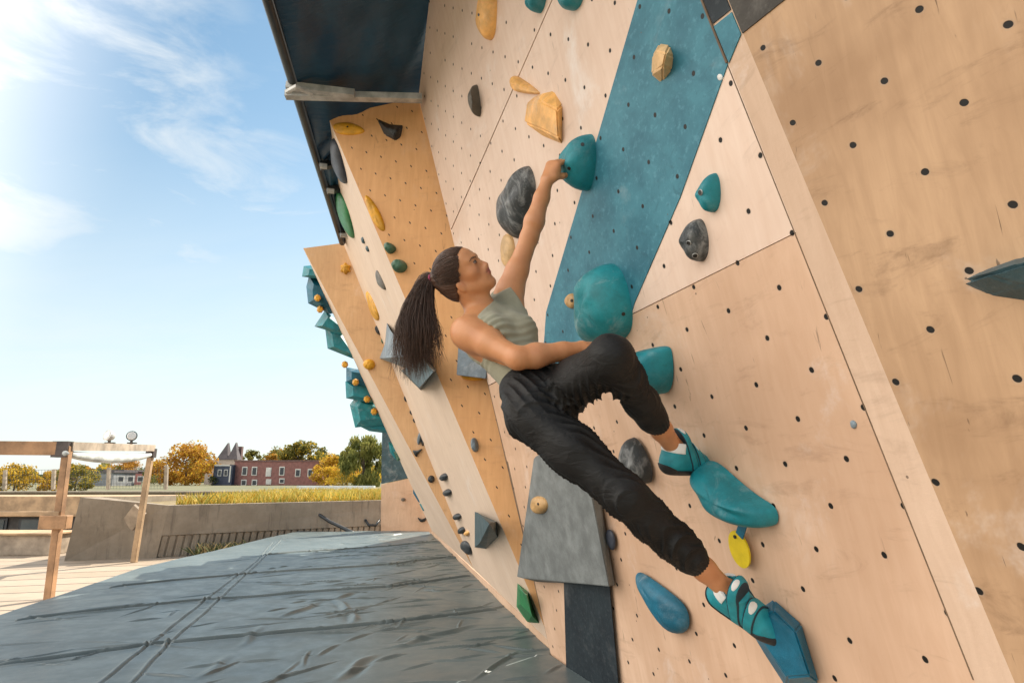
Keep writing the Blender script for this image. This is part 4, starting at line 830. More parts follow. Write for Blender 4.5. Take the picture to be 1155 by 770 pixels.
tree('low olive shrubs right behind the orange tree', 'olive', 180, 528, 40, 170, 15, 1400)
# ------------------------------------------------------------------ the climber
class SDF:
    def __init__(s, lo, hi, h):
        s.h = h; s.lo = np.asarray(lo, float); n = np.ceil((np.asarray(hi) - s.lo) / h).astype(int) + 1
        s.ax = [s.lo[i] + h * np.arange(n[i]) for i in range(3)]; s.F = np.full(n, .06, np.float32)
    def blk(s, lo, hi):
        sl = tuple(slice(max(0, int((lo[i] - s.lo[i]) / s.h)), max(1, min(len(s.ax[i]), int((hi[i] - s.lo[i]) / s.h) + 2))) for i in range(3))
        return sl, np.meshgrid(*[s.ax[i][sl[i]].astype(np.float32) for i in range(3)], indexing='ij', sparse=True)
    def comb(s, sl, d, k, op='u'):
        f = s.F[sl]
        if op == 's': d = -d; h = np.maximum(k - np.abs(f - d), 0) / max(k, 1e-6); s.F[sl] = np.maximum(f, d) + h * h * k * .25
        else: h = np.maximum(k - np.abs(f - d), 0) / max(k, 1e-6); s.F[sl] = np.minimum(f, d) - h * h * k * .25
    def cone(s, a, b, ra, rb, k=.012, op='u', sq=None):
        a = np.asarray(a, float); b = np.asarray(b, float); m = max(ra, rb) + .045 + k
        sl, (x, y, z) = s.blk(np.minimum(a, b) - m, np.maximum(a, b) + m)
        d = b - a; L2 = max(d @ d, 1e-12); t = np.clip(((x - a[0]) * d[0] + (y - a[1]) * d[1] + (z - a[2]) * d[2]) / L2, 0, 1)
        px, py, pz = x - a[0] - t * d[0], y - a[1] - t * d[1], z - a[2] - t * d[2]
        if sq is not None:                                   # squash along an axis: (unit axis, factor)
            ax, fq = sq; q = px * ax[0] + py * ax[1] + pz * ax[2]; g = (1 / fq - 1); px = px + q * g * ax[0]; py = py + q * g * ax[1]; pz = pz + q * g * ax[2]
        dist = np.sqrt(px * px + py * py + pz * pz) - (ra + (rb - ra) * t)
        s.comb(sl, dist.astype(np.float32), k, op)
    def path(s, P, R, k=.012, sq=None):
        for i in range(len(P) - 1): s.cone(P[i], P[i + 1], R[i], R[i + 1], k, 'u', sq)
    def ell(s, c, r, B=None, k=.015, op='u'):
        c = np.asarray(c, float); r = np.asarray(r, float); B = np.eye(3) if B is None else B; m = r.max() + .045 + k
        sl, (x, y, z) = s.blk(c - m, c + m); x, y, z = x - c[0], y - c[1], z - c[2]
        q = [x * B[0, i] + y * B[1, i] + z * B[2, i] for i in range(3)]
        k0 = np.sqrt(sum((q[i] / r[i]) ** 2 for i in range(3))); k1 = np.sqrt(sum((q[i] / r[i] ** 2) ** 2 for i in range(3)))
        d = k0 * (k0 - 1) / np.maximum(k1, 1e-6); d = np.where(k0 < .2, -r.min(), d); s.comb(sl, d.astype(np.float32), k, op)
    def clip(s, fn):                                         # keep where fn(x, y, z) <= 0
        x, y, z = np.meshgrid(*[a.astype(np.float32) for a in s.ax], indexing='ij', sparse=True); s.F = np.maximum(s.F, fn(x, y, z).astype(np.float32))
    def mesh(s):
        s.F[[0, -1]] = .05; s.F[:, [0, -1]] = .05; s.F[:, :, [0, -1]] = .05
        g = openvdb.FloatGrid(.06); g.copyFromArray(s.F); p, q = g.convertToQuads(0.0); return s.lo + p * s.h, q
def relax(V, Q, it=3, lam=.5):
    e = np.concatenate([Q[:, [0, 1]], Q[:, [1, 2]], Q[:, [2, 3]], Q[:, [3, 0]]]); n = len(V); cnt = np.maximum(np.bincount(e[:, 0], minlength=n), 1)[:, None]
    for _ in range(it):
        S_ = np.stack([np.bincount(e[:, 0], V[e[:, 1], i], n) for i in range(3)], 1) / cnt; S2 = np.stack([np.bincount(e[:, 1], V[e[:, 0], i], n) for i in range(3)], 1) / np.maximum(np.bincount(e[:, 1], minlength=n), 1)[:, None]
        V = V * (1 - lam) + (S_ + S2) / 2 * lam
    return V
def normals(V, Q):
    n = np.cross(V[Q[:, 2]] - V[Q[:, 0]], V[Q[:, 3]] - V[Q[:, 1]]); N = np.zeros_like(V)
    for i in range(4): 
        for j in range(3): N[:, j] += np.bincount(Q[:, i], n[:, j], len(V))
    return N / np.maximum(np.linalg.norm(N, axis=1, keepdims=True), 1e-12)
def islands_keep(V, Q): return V, Q
def colour(me, col):
    a = me.color_attributes.new('Col', 'FLOAT_COLOR', 'POINT'); c = np.ones((len(me.vertices), 4), np.float32); c[:, :3] = col; a.data.foreach_set('color', c.ravel())
# joints (placed from the picture at their own distances)
JN = dict(neck=pt(545, 356, 2.37), shR=pt(526, 374, 2.22), elR=pt(584, 404, 2.05), wrR=pt(656, 393, 2.12), shL=pt(571, 338, 2.49), elL=pt(597, 268, 2.535), wrL=pt(617, 204, 2.56),
          hpR=pt(599, 467, 2.03), hpL=pt(631, 445, 2.16), knR=pt(706, 560, 1.87), anR=pt(823, 668, 1.93), knL=pt(688, 404, 1.86), anL=pt(763, 508, 2.12), head=pt(522, 309, 2.33))
j = JN; hip = (j['hpR'] + j['hpL']) / 2; spine = j['neck'] - hip
upC = nm(spine); rC = nm((j['shR'] - j['shL']) - upC * ((j['shR'] - j['shL']) @ upC)); fC = np.cross(upC, rC)
rH = nm((j['hpR'] - j['hpL']) - upC * ((j['hpR'] - j['hpL']) @ upC)); fH = np.cross(upC, rH)
fw = nm(cv(.72, .60, .33)); uh = cv(-.62, .74, .12); uh = nm(uh - fw * (uh @ fw)); rh_ = np.cross(fw, uh)      # head: right, forward, up
HB = np.array([rh_, fw, uh]).T; HS = .92
hl = lambda x, y, z: j['head'] + HB @ (A(x, y, z) * HS)
BC = np.array([rC, fC, upC]).T; BH = np.array([rH, fH, upC]).T
chest = hip + spine * .70; waist = hip + spine * .36; bel = hip + spine * .16
def torso(s, g=0.0):
    s.ell(chest, (.128 + g, .088 + g, .165 + g), BC, .03); s.ell(waist, (.100 + g, .075 + g, .14 + g), (BC + BH) / 2, .05)
    s.ell(hip + spine * .04 - fH * .012, (.128 + g, .085 + g, .105 + g), BH, .05)
    s.ell(chest + upC * .085 - fC * .01, (.120 + g, .070 + g, .07 + g), BC, .04)
    for sg in (1, -1): s.ell(chest + rC * .058 * sg + fC * .062 - upC * .012, (.056 + g, .046 + g, .056 + g), BC, .04)
def arm(s, g=0.0, only=None):
    up = j['shR'] + nm(j['elR'] - j['shR']) * .0
    s.path([j['shR'], j['shR'] * .55 + j['elR'] * .45, j['elR']], [.049 + g, .043 + g, .036 + g], .03)
    fa = j['wrR'] - j['elR']; s.path([j['elR'], j['elR'] + fa * .28, j['elR'] + fa * .7, j['wrR']], [.036 + g, .040 + g, .030 + g, .0245 + g], .02)
    a, b, c_ = j['shL'], j['elL'], j['wrL']
    s.path([a, a * .55 + b * .45, b], [.050 + g, .043 + g, .036 + g], .03)
    fa = c_ - b; s.path([b, b + fa * .28, b + fa * .7, c_], [.036 + g, .040 + g, .031 + g, .0245 + g], .02)
lo = np.min([v for v in JN.values()], 0) - .25; hi = np.max([v for v in JN.values()], 0) + .25
S_B = SDF(lo, hi, .0032)
torso(S_B)
sk = hl(0, -.030, -.055); nk = j['neck'] - upC * .02
def trunk(s, g=0.0):
    s.cone(j['neck'] - upC * .03, sk, .054 + g, .049 + g, .03)
    for sh in ('shR', 'shL'): s.cone(nk, j[sh], .042 + g, .046 + g, .045)
    s.cone(chest + rC * -.09 + upC * .03, j['shL'] * .8 + j['elL'] * .2, .05 + g, .042 + g, .05); s.cone(chest + rC * .09, j['shR'] + upC * -.02, .05 + g, .044 + g, .05)
    for sg, sh in ((1, 'shR'), (-1, 'shL')): s.cone(j['neck'] + fC * .050 + rC * .018 * sg - upC * .012, j[sh] + fC * .030 - rC * .03 * sg + upC * .016, .0085 + g, .0075 + g, .014)
    s.cone(hl(.020, .045, -.085), j['neck'] + fC * .03, .018 + g, .020 + g, .03); s.cone(hl(.055, -.035, -.045), j['neck'] + fC * .05 + upC * -.02, .013 + g, .011 + g, .02)
trunk(S_B)
arm(S_B)
for sg, sh, el in ((1, 'shR', 'elR'), (-1, 'shL', 'elL')):                 # deltoid, biceps, collarbone
    dv = nm(j[el] - j[sh]); S_B.ell(j[sh] + dv * .045 + rC * .006 * sg, (.043, .047, .058), np.array([nm(np.cross(dv, fC)), nm(np.cross(dv, np.cross(dv, fC))), dv]).T, .03)
# legs under the trousers and the bare ankles
def leg(s, h, k, an, R, kk=.03): s.path([h, h * .5 + k * .5, k], R[:3], kk); c_ = an - k; s.path([k, k + c_ * .3, k + c_ * .75, an], [R[2], R[3], R[4], R[5]], .02)
for h, k, an in (('hpR', 'knR', 'anR'), ('hpL', 'knL', 'anL')): leg(S_B, j[h], j[k], j[an], [.072, .060, .047, .045, .034, .030])
# feet inside the shoes
ftR = (j['anR'], nm(cv(.82, -.46, .34)), cv(.25, .62, .72)); ftL = (j['anL'], nm(cv(.82, -.10, -.50)), cv(-.05, .96, .12))
FT = []
for an, f_, u_ in (ftR, ftL):
    u_ = nm(u_ - f_ * (u_ @ f_)); x_ = np.cross(f_, u_); Bf = np.array([x_, f_, u_]).T; org = an - f_ * .054 - u_ * .082; FT.append((org, Bf))
    g_ = lambda x, y, z: org + Bf @ (A(x, y, z) * 1.14)
    S_B.path([an, g_(0, .06, .042), g_(0, .15, .026), g_(0, .20, .02)], [.033, .028, .024, .017], .02)
    S_B.cone(an, g_(0, .025, .03), .032, .024, .02)
# hands
def hand(s, W, d, m, side, curl, spread=.0, thumb=(.35, .75, .45), sc=1.0):
    d = nm(d); m = nm(m - d * (m @ d)); l = np.cross(m, d) if side == 'L' else np.cross(d, m)
    pl_ = lambda a, b, c_: W + (d * a + l * b + m * c_) * sc
    for b in (-.026, -.009, .009, .026): s.cone(pl_(.008, b * .55, 0), pl_(.082 - abs(b) * .25, b, 0), .0165 * sc, .0125 * sc, .016)
    s.cone(pl_(.02, .022, .008), pl_(.055, .026, .010), .016 * sc, .013 * sc, .014)
    L = ((.040, .024, .020), (.043, .027, .021), (.040, .025, .020), (.031, .019, .018))
    for i, b in enumerate((.028, .0095, -.0095, -.028)):
        p = pl_(.085 - abs(b) * .25 - (.006 if i == 3 else 0), b, 0); ang = 0; P = [p]; sp_ = spread * (1.5 - i)
        for q_, ln in enumerate(L[i]):
            ang += curl[q_] * (1 + .06 * (i - 1.5)); dd = d * math.cos(ang) + m * math.sin(ang) + l * sp_; P.append(P[-1] + nm(dd) * ln * sc)
        s.path(P, [.0098 * sc, .0090 * sc, .0082 * sc, .0070 * sc], .004)
    t0 = pl_(.022, .028, .006); t1_ = t0 + nm(d * .55 + l * thumb[1] + m * thumb[0]) * .042 * sc; t2_ = t1_ + nm(d * .75 + l * thumb[1] * .3 + m * thumb[2]) * .030 * sc; t3_ = t2_ + nm(d * .8 + m * thumb[2] * 1.5) * .024 * sc
    s.path([t0, t1_, t2_, t3_], [.015 * sc, .0115 * sc, .0100 * sc, .0080 * sc], .010)
hand(S_B, j['wrL'], cv(.36, .92, -.10), cv(.62, -.25, -.74), 'L', (.85, .85, .5), thumb=(.8, .12, .9))
hand(S_B, j['wrR'], cv(.80, -.06, -.58), cv(.15, .75, .55), 'R', (.25, .45, .30), thumb=(.25, .7, .5))
# head
class Sc:
    def __init__(s, f): s.f = f
    def ell(s, c, r, *a): s.f.ell(c, np.asarray(r) * HS, *a)
    def cone(s, a, b, ra, rb, *k): s.f.cone(a, b, ra * HS, rb * HS, *k)
def head(s, g=0.0, face=True):
    s = Sc(s)
    s.ell(hl(0, -.014, .028), (.073 + g, .092 + g, .082 + g), HB, .02)
    if not face: return
    s.ell(hl(0, .024, -.030), (.057, .060, .078), HB, .03)
    s.ell(hl(0, .050, .040), (.052, .034, .042), HB, .03)
    for sg in (1, -1):
        s.cone(hl(.050 * sg, -.002, -.060), hl(.012 * sg, .062, -.099), .014, .0155, .026)
        s.ell(hl(.044 * sg, .050, -.024), (.018, .020, .017), HB, .025)
        s.cone(hl(.042 * sg, .068, .022), hl(.014 * sg, .084, .019), .009, .010, .016)
        s.ell(hl(.030 * sg, .092, .000), (.0165, .012, .010), HB, .010, 's')
        s.ell(hl(.0300 * sg, .0745, .0005), (.0145, .0135, .0115), HB, .003)
        s.ell(hl(.0100 * sg, .0930, -.0400), (.0075, .0085, .0065), HB, .007)
        s.ell(hl(.071 * sg, -.016, -.034), (.0085, .017, .028), HB @ np.array(Matrix.Rotation(.3 * sg, 3, 'Z')), .006)
    s.cone(hl(0, .082, .004), hl(0, .1010, -.034), .0075, .0090, .012)
    s.ell(hl(0, .070, -.058), (.030, .024, .022), HB, .02)
    s.ell(hl(0, .068, -.102), (.017, .014, .013), HB, .02)
    s.cone(hl(-.016, .084, -.0535), hl(.016, .084, -.0535), .006, .006, .006); s.ell(hl(0, .0905, -.0525), (.013, .0075, .0062), HB, .006)
    s.ell(hl(0, .0885, -.0655), (.0165, .0080, .0070), HB, .006)
    s.cone(hl(-.022, .089, -.0590), hl(.022, .089, -.0590), .0018, .0018, .004, 's')
head(S_B)
Vb, Qb = S_B.mesh(); Vb = relax(Vb, Qb, 2, .45)
Lh = (Vb - j['head']) @ HB / HS
skin = np.tile(A(.56, .255, .115), (len(Vb), 1))
def blend(mask, col): 
    global skin
    skin = skin * (1 - mask[:, None]) + np.array(col) * mask[:, None]
def gau(c, r): return np.exp(-np.sum(((Lh - np.array(c)) / np.array(r)) ** 2, 1))
for sg in (1, -1):
    blend(gau((.044 * sg, .066, -.030), (.022, .03, .018)) * .35, (.48, .175, .095))
    blend(gau((.0 + .074 * sg, 0, -.016), (.012, .025, .03)) * .35, (.50, .19, .10))
blend(gau((0, .105, -.030), (.012, .012, .012)) * .35, (.50, .19, .11))
blend(np.clip(gau((0, .094, -.0535), (.0215, .012, .0052)) * 1.6, 0, 1), (.36, .095, .075)); blend(np.clip(gau((0, .092, -.0655), (.0195, .012, .0058)) * 1.6, 0, 1), (.40, .11, .085))
blend(np.clip(gau((0, .09, -.0590), (.021, .015, .0020)) * 1.1, 0, 1), (.10, .03, .025))
for sg in (1, -1):                                            # eyes and brows are part of the face
    e = Lh - A(.0300 * sg, .0745, .0005); inn = (np.abs(e[:, 0]) < .0150) & (e[:, 1] > .004)
    op_ = .0042 * np.sqrt(np.maximum(0, 1 - (e[:, 0] / .0148) ** 2)) + .0006
    eye = inn & (np.abs(e[:, 2] - .0000) < op_)
    skin[eye] = (.24, .17, .135)
    iris = eye & ((e[:, 0] + .001 * sg) ** 2 + (e[:, 2] - .0008) ** 2 < .0068 ** 2); skin[iris] = (.022, .011, .007)
    lash = inn & (np.abs(e[:, 2] - op_ - .0011) < .0022); skin[lash] = (.025, .015, .012)
    low_ = inn & (np.abs(e[:, 2] + op_ + .0010) < .0014); skin[low_] = (.22, .10, .06)
    bx = (np.abs(Lh[:, 0]) - .034) / .020; bz = Lh[:, 2] - (.0205 - .006 * bx ** 2 + .0015 * bx); br = (np.abs(bx) < 1) & (np.abs(bz) < .0034 * (1 - .5 * np.maximum(bx, 0))) & (Lh[:, 1] > .04) & (np.sign(Lh[:, 0]) == sg)
    skin[br] = skin[br] * .22 + A(.03, .018, .012) * .78
# fingertips and knuckles slightly redder, chalk on the hands
for W_ in ('wrL', 'wrR'):
    dd = np.linalg.norm(Vb - j[W_], axis=1); hm = (Lh[:, 2] < -9) | (dd < .19); 
    n_ = np.sin(Vb[:, 0] * 260) * np.sin(Vb[:, 1] * 230 + 1) * np.sin(Vb[:, 2] * 250 + 2); far = np.clip((dd - .10) / .05, 0, 1) * (dd < .2)
    blend(far * .12, (.55, .33, .24))
bm_me = npmesh(Vb, Qb); colour(bm_me, skin)
t = NT('tanned skin'); o_ = t.obj(); at = t.n('ShaderNodeAttribute', attribute_name='Col')
c = t.mix(t.ramp(t.noise(o_, 14, 5, .65), .35, .7, 0, .40), at.outputs['Color'], t.mix(1.0, at.outputs['Color'], (.80, .64, .56), 'MULTIPLY'))
t.bump(t.noise(o_, 420, 3, .6), .10, .001); t.fin(c, t.ramp(t.noise(o_, 30, 3), .3, .7, .40, .52), .45); t.b.inputs['Subsurface Weight'].default_value = .12; t.b.inputs['Subsurface Radius'].default_value = (.012, .005, .003); t.b.inputs['Subsurface Scale'].default_value = 1.0
M['skin'] = t.m
person = tag(link('person', bm_me, M['skin']), 'climber in grey green tank top and black trousers with one arm raised', 'person')
# ---- trousers: loose, gathered at the cuffs
def vnoise(V, sc, seed):
    r = np.random.default_rng(seed); z = np.zeros(len(V))
    for k in range(8):
        d = r.normal(0, 1, 3); d /= np.linalg.norm(d); z += np.sin(V @ d * sc * r.uniform(.6, 1.6) + r.uniform(0, 6.28))
    return z / 4
S_T = SDF(np.minimum.reduce([j['hpR'], j['hpL'], j['knR'], j['anR'], j['knL'], j['anL']]) - .22, np.maximum.reduce([j['hpR'], j['hpL'], j['knR'], j['anR'], j['knL'], j['anL'], waist]) + .2, .0036)
S_T.ell(hip + spine * .04 - fH * .012, (.138, .094, .115), BH, .03); S_T.ell(hip + spine * .20, (.108, .084, .13), BH, .06)
def tleg(h, k, an, R):
    c_ = an - k; cuff = k + c_ * .69
    S_T.path([h, h * .55 + k * .45, k], R[:3], .05)
    S_T.path([k, k + c_ * .22, k + c_ * .45, k + c_ * .60, cuff], R[2:], .03)
    return cuff
cfR = tleg(j['hpR'], j['knR'], j['anR'], [.086, .074, .064, .058, .053, .047, .038])
cfL = tleg(j['hpL'], j['knL'], j['anL'], [.086, .075, .066, .056, .051, .045, .037])
wtop = hip + spine * .27
S_T.clip(lambda x, y, z: (x - wtop[0]) * upC[0] + (y - wtop[1]) * upC[1] + (z - wtop[2]) * upC[2])
for cf, kn, an in ((cfR, j['knR'], j['anR']), (cfL, j['knL'], j['anL'])):
    d_ = nm(an - kn); sl, (x, y, z) = S_T.blk(cf - .16, cf + .16)
    ad = (x - cf[0]) * d_[0] + (y - cf[1]) * d_[1] + (z - cf[2]) * d_[2] - .012
    S_T.F[sl] = np.maximum(S_T.F[sl], np.where(np.abs(ad) < .15, ad, S_T.F[sl]).astype(np.float32))
Vt, Qt = S_T.mesh(); Vt = relax(Vt, Qt, 3, .5); Nt = normals(Vt, Qt)
dsp = .0035 * vnoise(Vt, 26, 1) + .0018 * vnoise(Vt, 60, 2)
def folds(V, a, b, amp, freq, lo_, hi_, tilt, seed):
    """drapes that wander across the limb instead of ringing it"""
    d = b - a; L = np.linalg.norm(d); d = d / L; t_ = (V - a) @ d; rad = V - a - np.outer(t_, d); dist = np.linalg.norm(rad, axis=1)
    e1 = nm(np.cross(d, [.3, .5, .8])); e2 = np.cross(d, e1); x1, x2 = rad @ e1, rad @ e2
    w_ = np.clip((t_ / L - lo_) / .12, 0, 1) * np.clip((hi_ - t_ / L) / .10, 0, 1) * (dist < .13)
    warp = vnoise(V, 13, seed) * 1.5 + vnoise(V, 30, seed + 7) * .5
    patch = np.clip(vnoise(V, 17, seed + 3) * 1.0 + .55, 0, 1.1)
    wv = np.sin((t_ + tilt * x1 + tilt * .7 * x2) * freq + warp); wv = 1 - 2 * np.abs(wv) ** .65; return amp * w_ * patch * wv * 1.15
dsp += folds(Vt, j['knR'], j['anR'], .0058, 62, .0, .70, 1.9, 1) + folds(Vt, j['knL'], j['anL'], .0055, 66, .0, .70, -1.9, 2)
dsp += folds(Vt, j['hpR'], j['knR'], .0070, 58, -.1, 1.1, 1.7, 3) + folds(Vt, j['hpL'], j['knL'], .0075, 62, -.1, .95, -1.5, 4)
dsp += folds(Vt, hip - rH * .1, hip + rH * .1, .0060, 70, -.5, 1.5, 1.0, 9)
hw_ = np.clip((.035 - np.abs((Vt - wtop) @ upC)) / .006, 0, 1); dsp = dsp * (1 - hw_) + .0035 * hw_
for cf, kn, an in ((cfR, j['knR'], j['anR']), (cfL, j['knL'], j['anL'])):
    d_ = nm(an - kn); q_ = (Vt - cf) @ d_; near = np.linalg.norm(Vt - cf, axis=1) < .12; e1 = nm(np.cross(d_, [.3, .5, .8])); ph = np.arctan2((Vt - cf) @ np.cross(d_, e1), (Vt - cf) @ e1)
    dsp += near * .0011 * np.sin(ph * 22) * np.clip((q_ + .05) / .03, 0, 1)
Vt = Vt + Nt * dsp[:, None]
t = NT('black cotton trousers'); o_ = t.obj(); c = t.mix(t.ramp(t.noise(o_, 9, 5, .6), .35, .7), (.0026, .0026, .0028), (.0055, .0055, .0058)); c = t.mix(t.ramp(t.noise(o_, 5, 6, .75, .6), .62, .75, 0, .07), c, (.10, .095, .09))
t.bump(t.math('ADD', t.math('MULTIPLY', t.noise(o_, 700, 2), .1), t.noise(t.mapping(o_, (1, 1, 2.2), rot=(.5, .3, .4)), 16, 4, .55, 1.2)), .45, .012); t.fin(c, .62, .38); M['trouser'] = t.m
link('trousers', npmesh(Vt, Qt), M['trouser'], person)
# ---- tank top
S_S = SDF(np.minimum.reduce([hip, j['neck'], j['shR'], j['shL']]) - .27, np.maximum.reduce([hip, j['neck'], j['shR'], j['shL']]) + .25, .0034)
torso(S_S, .0065); trunk(S_S, .0065); S_S.path([j['shL'], j['shL'] * .55 + j['elL'] * .45], [.0565, .0495], .03); S_S.path([j['shR'], j['shR'] * .55 + j['elR'] * .45], [.0555, .0495], .03)
ncut = nm(sk - j['neck']); nc0 = j['neck'] + ncut * .040
S_S.clip(lambda x, y, z: (x - nc0[0]) * (ncut[0] + fC[0] * .12) + (y - nc0[1]) * (ncut[1] + fC[1] * .12) + (z - nc0[2]) * (ncut[2] + fC[2] * .12))
for sh, el, sg in (('shR', 'elR', 1), ('shL', 'elL', -1)):                                   # armholes
    c0 = j[sh] - rC * sg * .022; ax = nm(rC * sg + .25 * nm(j[el] - j[sh]) - (.0 if sg > 0 else .0) * upC)
    sl, (x, y, z) = S_S.blk(c0 - .13, c0 + .13)
    pl_d = (x - c0[0]) * ax[0] + (y - c0[1]) * ax[1] + (z - c0[2]) * ax[2]
    rad_ = (x - c0[0]) ** 2 + (y - c0[1]) ** 2 + (z - c0[2]) ** 2
    S_S.F[sl] = np.where(rad_ < .125 ** 2, np.maximum(S_S.F[sl], pl_d - .012), S_S.F[sl]).astype(np.float32)
    S_S.cone(c0 + ax * .062, c0 + ax * .20, .060, .090, .006, 's'); S_S.cone(c0 - upC * .06 + ax * .075, c0 - upC * .06 + ax * .2, .050, .06, .01, 's')
    q0 = .62 if sg > 0 else .76; S_S.cone(j[sh] * q0 + j[el] * (1 - q0), j[el], .056, .055, .006, 's')
wb = hip + spine * .20
S_S.clip(lambda x, y, z: -((x - wb[0]) * upC[0] + (y - wb[1]) * upC[1] + (z - wb[2]) * upC[2]))
Vs, Qs = S_S.mesh(); Vs = relax(Vs, Qs, 3, .5); Ns = normals(Vs, Qs)
lz_ = (Vs - wb) @ upC; lx = (Vs - chest) @ rC; ly = (Vs - chest) @ fC
foldw = np.exp(-((lz_ - .13) / .10) ** 2)
wv = np.sin(lz_ * 230 + lx * 42 * np.sign(.2 - lx) + 2.2 * np.sin(lx * 26 + lz_ * 14)); wv = wv * np.clip(.35 + vnoise(Vs, 22, 12) * .8, 0, 1.1)
dsp = .0042 * foldw * wv * (.5 + .5 * np.clip(np.abs(lx) / .07, 0, 1)) + .0012 * vnoise(Vs, 40, 4) + .0022 * np.exp(-((lz_ - .27) / .05) ** 2) * np.sin(lx * 70 + lz_ * 60)
Vs = Vs + Ns * dsp[:, None]
t = NT('grey green jersey'); o_ = t.obj(); c = t.mix(t.ramp(t.noise(o_, 10, 5, .65), .35, .68), (.27, .26, .19), (.34, .325, .245)); t.bump(t.noise(o_, 800, 2), .2, .001); t.fin(c, .85, .2); t.b.inputs['Sheen Weight'].default_value = .1; M['shirt'] = t.m
link('tank_top', npmesh(Vs, Qs), M['shirt'], person)
# ---- hair: combed back cap and a long ponytail
S_H = SDF(j['head'] - .17, j['head'] + .17, .0024); head(S_H, .0095, False)
S_H.ell(hl(0, -.060, -.020), (.060, .050, .060), HB, .03); S_H.ell(hl(0, -.085, .050), (.03, .035, .032), HB, .03)
def hairline(x, y, z):
    x, y, z = x - j['head'][0], y - j['head'][1], z - j['head'][2]
    a, b, c_ = [x * HB[0, i] + y * HB[1, i] + z * HB[2, i] for i in range(3)]
    line = np.where(b > .02, .030 + (b - .02) * .62 - (np.abs(a) / .06) ** 2 * .012, np.where(b > -.012, -.020 + (b + .012) * .9, -.020 + (b + .012) * 1.0)) + .0012 * np.sin(a * 190)
    return (line - c_) * .7
S_H.clip(hairline)
Vh, Qh = S_H.mesh(); Vh = relax(Vh, Qh, 2, .45); Nh = normals(Vh, Qh); tie = hl(0, -.108, .064)
lh_ = (Vh - j['head']) @ HB; a_h, b_h, c_h = lh_.T
lin = np.where(b_h > .02, .030 + (b_h - .02) * .62 - (np.abs(a_h) / .06) ** 2 * .012, np.where(b_h > -.012, -.020 + (b_h + .012) * .9, -.020 + (b_h + .012) * 1.0))
Vh = Vh - Nh * (.0075 * (1 - np.clip((c_h - lin) / .024, 0, 1)) ** 1.5)[:, None]
lv = (Vh - j['head']) @ HB; tl = A(0, -.108, .064); rel = lv - tl; axd = nm(A(0, .85, -.45)); rr_ = rel - np.outer(rel @ axd, axd); e1 = A(1, 0, 0); e2 = np.cross(axd, e1); ang = np.arctan2(rr_ @ e2, rr_ @ e1)
Vh = Vh + Nh * (.0007 * np.sin(ang * 41 + 2.2 * np.sin(rel[:, 1] * 40 + rel[:, 0] * 30)) + .0006 * np.sin(ang * 83 + 3 * np.sin(rel[:, 1] * 25)) + .0009 * np.sin(ang * 13 + 2 * np.sin(rel[:, 1] * 18)))[:, None]
t = NT('dark brown hair'); o_ = t.obj(); hi_n = t.n('ShaderNodeNewGeometry')
c = t.mix(t.ramp(t.noise(o_, 22, 4, .6), .3, .7), (.024, .013, .008), (.062, .033, .021)); c = t.mix(t.math('MULTIPLY', hi_n.outputs['Random Per Island'], .8), c, (.105, .054, .036)); t.fin(c, .42, .4); M['hair'] = t.m
hair = link('hair', npmesh(Vh, Qh), M['hair'], person)
r = np.random.default_rng(21); m = MB()
mid = pt(473, 347, 2.36); tails = [pt(468, 400, 2.33), pt(452, 424, 2.34), pt(492, 404, 2.31), pt(480, 412, 2.36)]
back_ = nm(tie - j['head'])
for k in range(1500):
    u, v_ = r.normal(0, 1, 2); u = float(np.clip(u, -1.8, 1.8)); v_ = float(np.clip(v_, -1.8, 1.8))
    side = A(1, 0, 0); dep_ = A(0, 1, .2)
    a = tie + (rh_ * u + uh * v_) * .0072; b = tie + back_ * .030 + A(0, 0, .006) + (side * u * .013 + dep_ * v_ * .012 + A(0, 0, 1) * v_ * .008)
    c_ = pt(472 + u * 9.5, 345 + abs(u) * 2, 2.35 + v_ * .025)
    s = r.uniform(0, 1); ln = r.uniform(.66, 1.04) if r.uniform() < .8 else r.uniform(.45, .8)
    xe = 474 + u * 14 - (s > .72) * 12 * (r.uniform() ** .5); e_ = pt(xe, 345 + 80 * ln - max(0, u) * 9, 2.33 + v_ * .03)
    mm_ = pt(471 + u * 13, 345 + 40 * ln, 2.335 + v_ * .034)
    ctrl = [a, b, c_, mm_, e_]; P = []; wv_ = r.uniform(-1, 1); wob = r.normal(0, .0045, (5, 3)); wob[2] += rh_ * .004 * wv_; wob[3] -= A(1, 0, 0) * .014 * wv_; wob[4] += A(r.normal(0, .008), r.normal(0, .008), r.normal(0, .012)); ctrl = [q_ + w_ for q_, w_ in zip(ctrl, wob)]
    for sgm in range(4):
        p0_, p1_, p2_, p3_ = ctrl[max(sgm - 1, 0)], ctrl[sgm], ctrl[sgm + 1], ctrl[min(sgm + 2, 4)]
        for q_ in range(4):
            tt = q_ / 4; P.append(.5 * (2 * p1_ + (p2_ - p0_) * tt + (2 * p0_ - 5 * p1_ + 4 * p2_ - p3_) * tt ** 2 + (3 * p1_ - p0_ - 3 * p2_ + p3_) * tt ** 3))
    P.append(ctrl[-1]); n_ = len(P); rad = r.uniform(.0006, .0013); m.tube(P, [rad * (1 - .75 * (i / (n_ - 1)) ** 2) for i in range(n_)], 3, cap=False)
m.build('ponytail', M['hair'], hair, True)
m = MB(); td = nm(back_ + A(0, 0, .0)); e1 = nm(np.cross(td, [.2, .1, 1])); e2 = np.cross(td, e1)
ctr = tie + td * .012; P = [ctr + (e1 * math.cos(q_ * math.pi / 10) + e2 * math.sin(q_ * math.pi / 10)) * .0165 for q_ in range(21)]; m.tube(P, .0055, 8); m.build('hair_tie', plain('dark pink hair tie', (.28, .03, .09), .8, .2, 40), hair, True)
m = MB()                                                       # strands swept back over the scalp to the tie
cl_ = A(0, -.014, .028); rd_ = A(.073, .092, .082) * HS + .0098 * HS + .0010
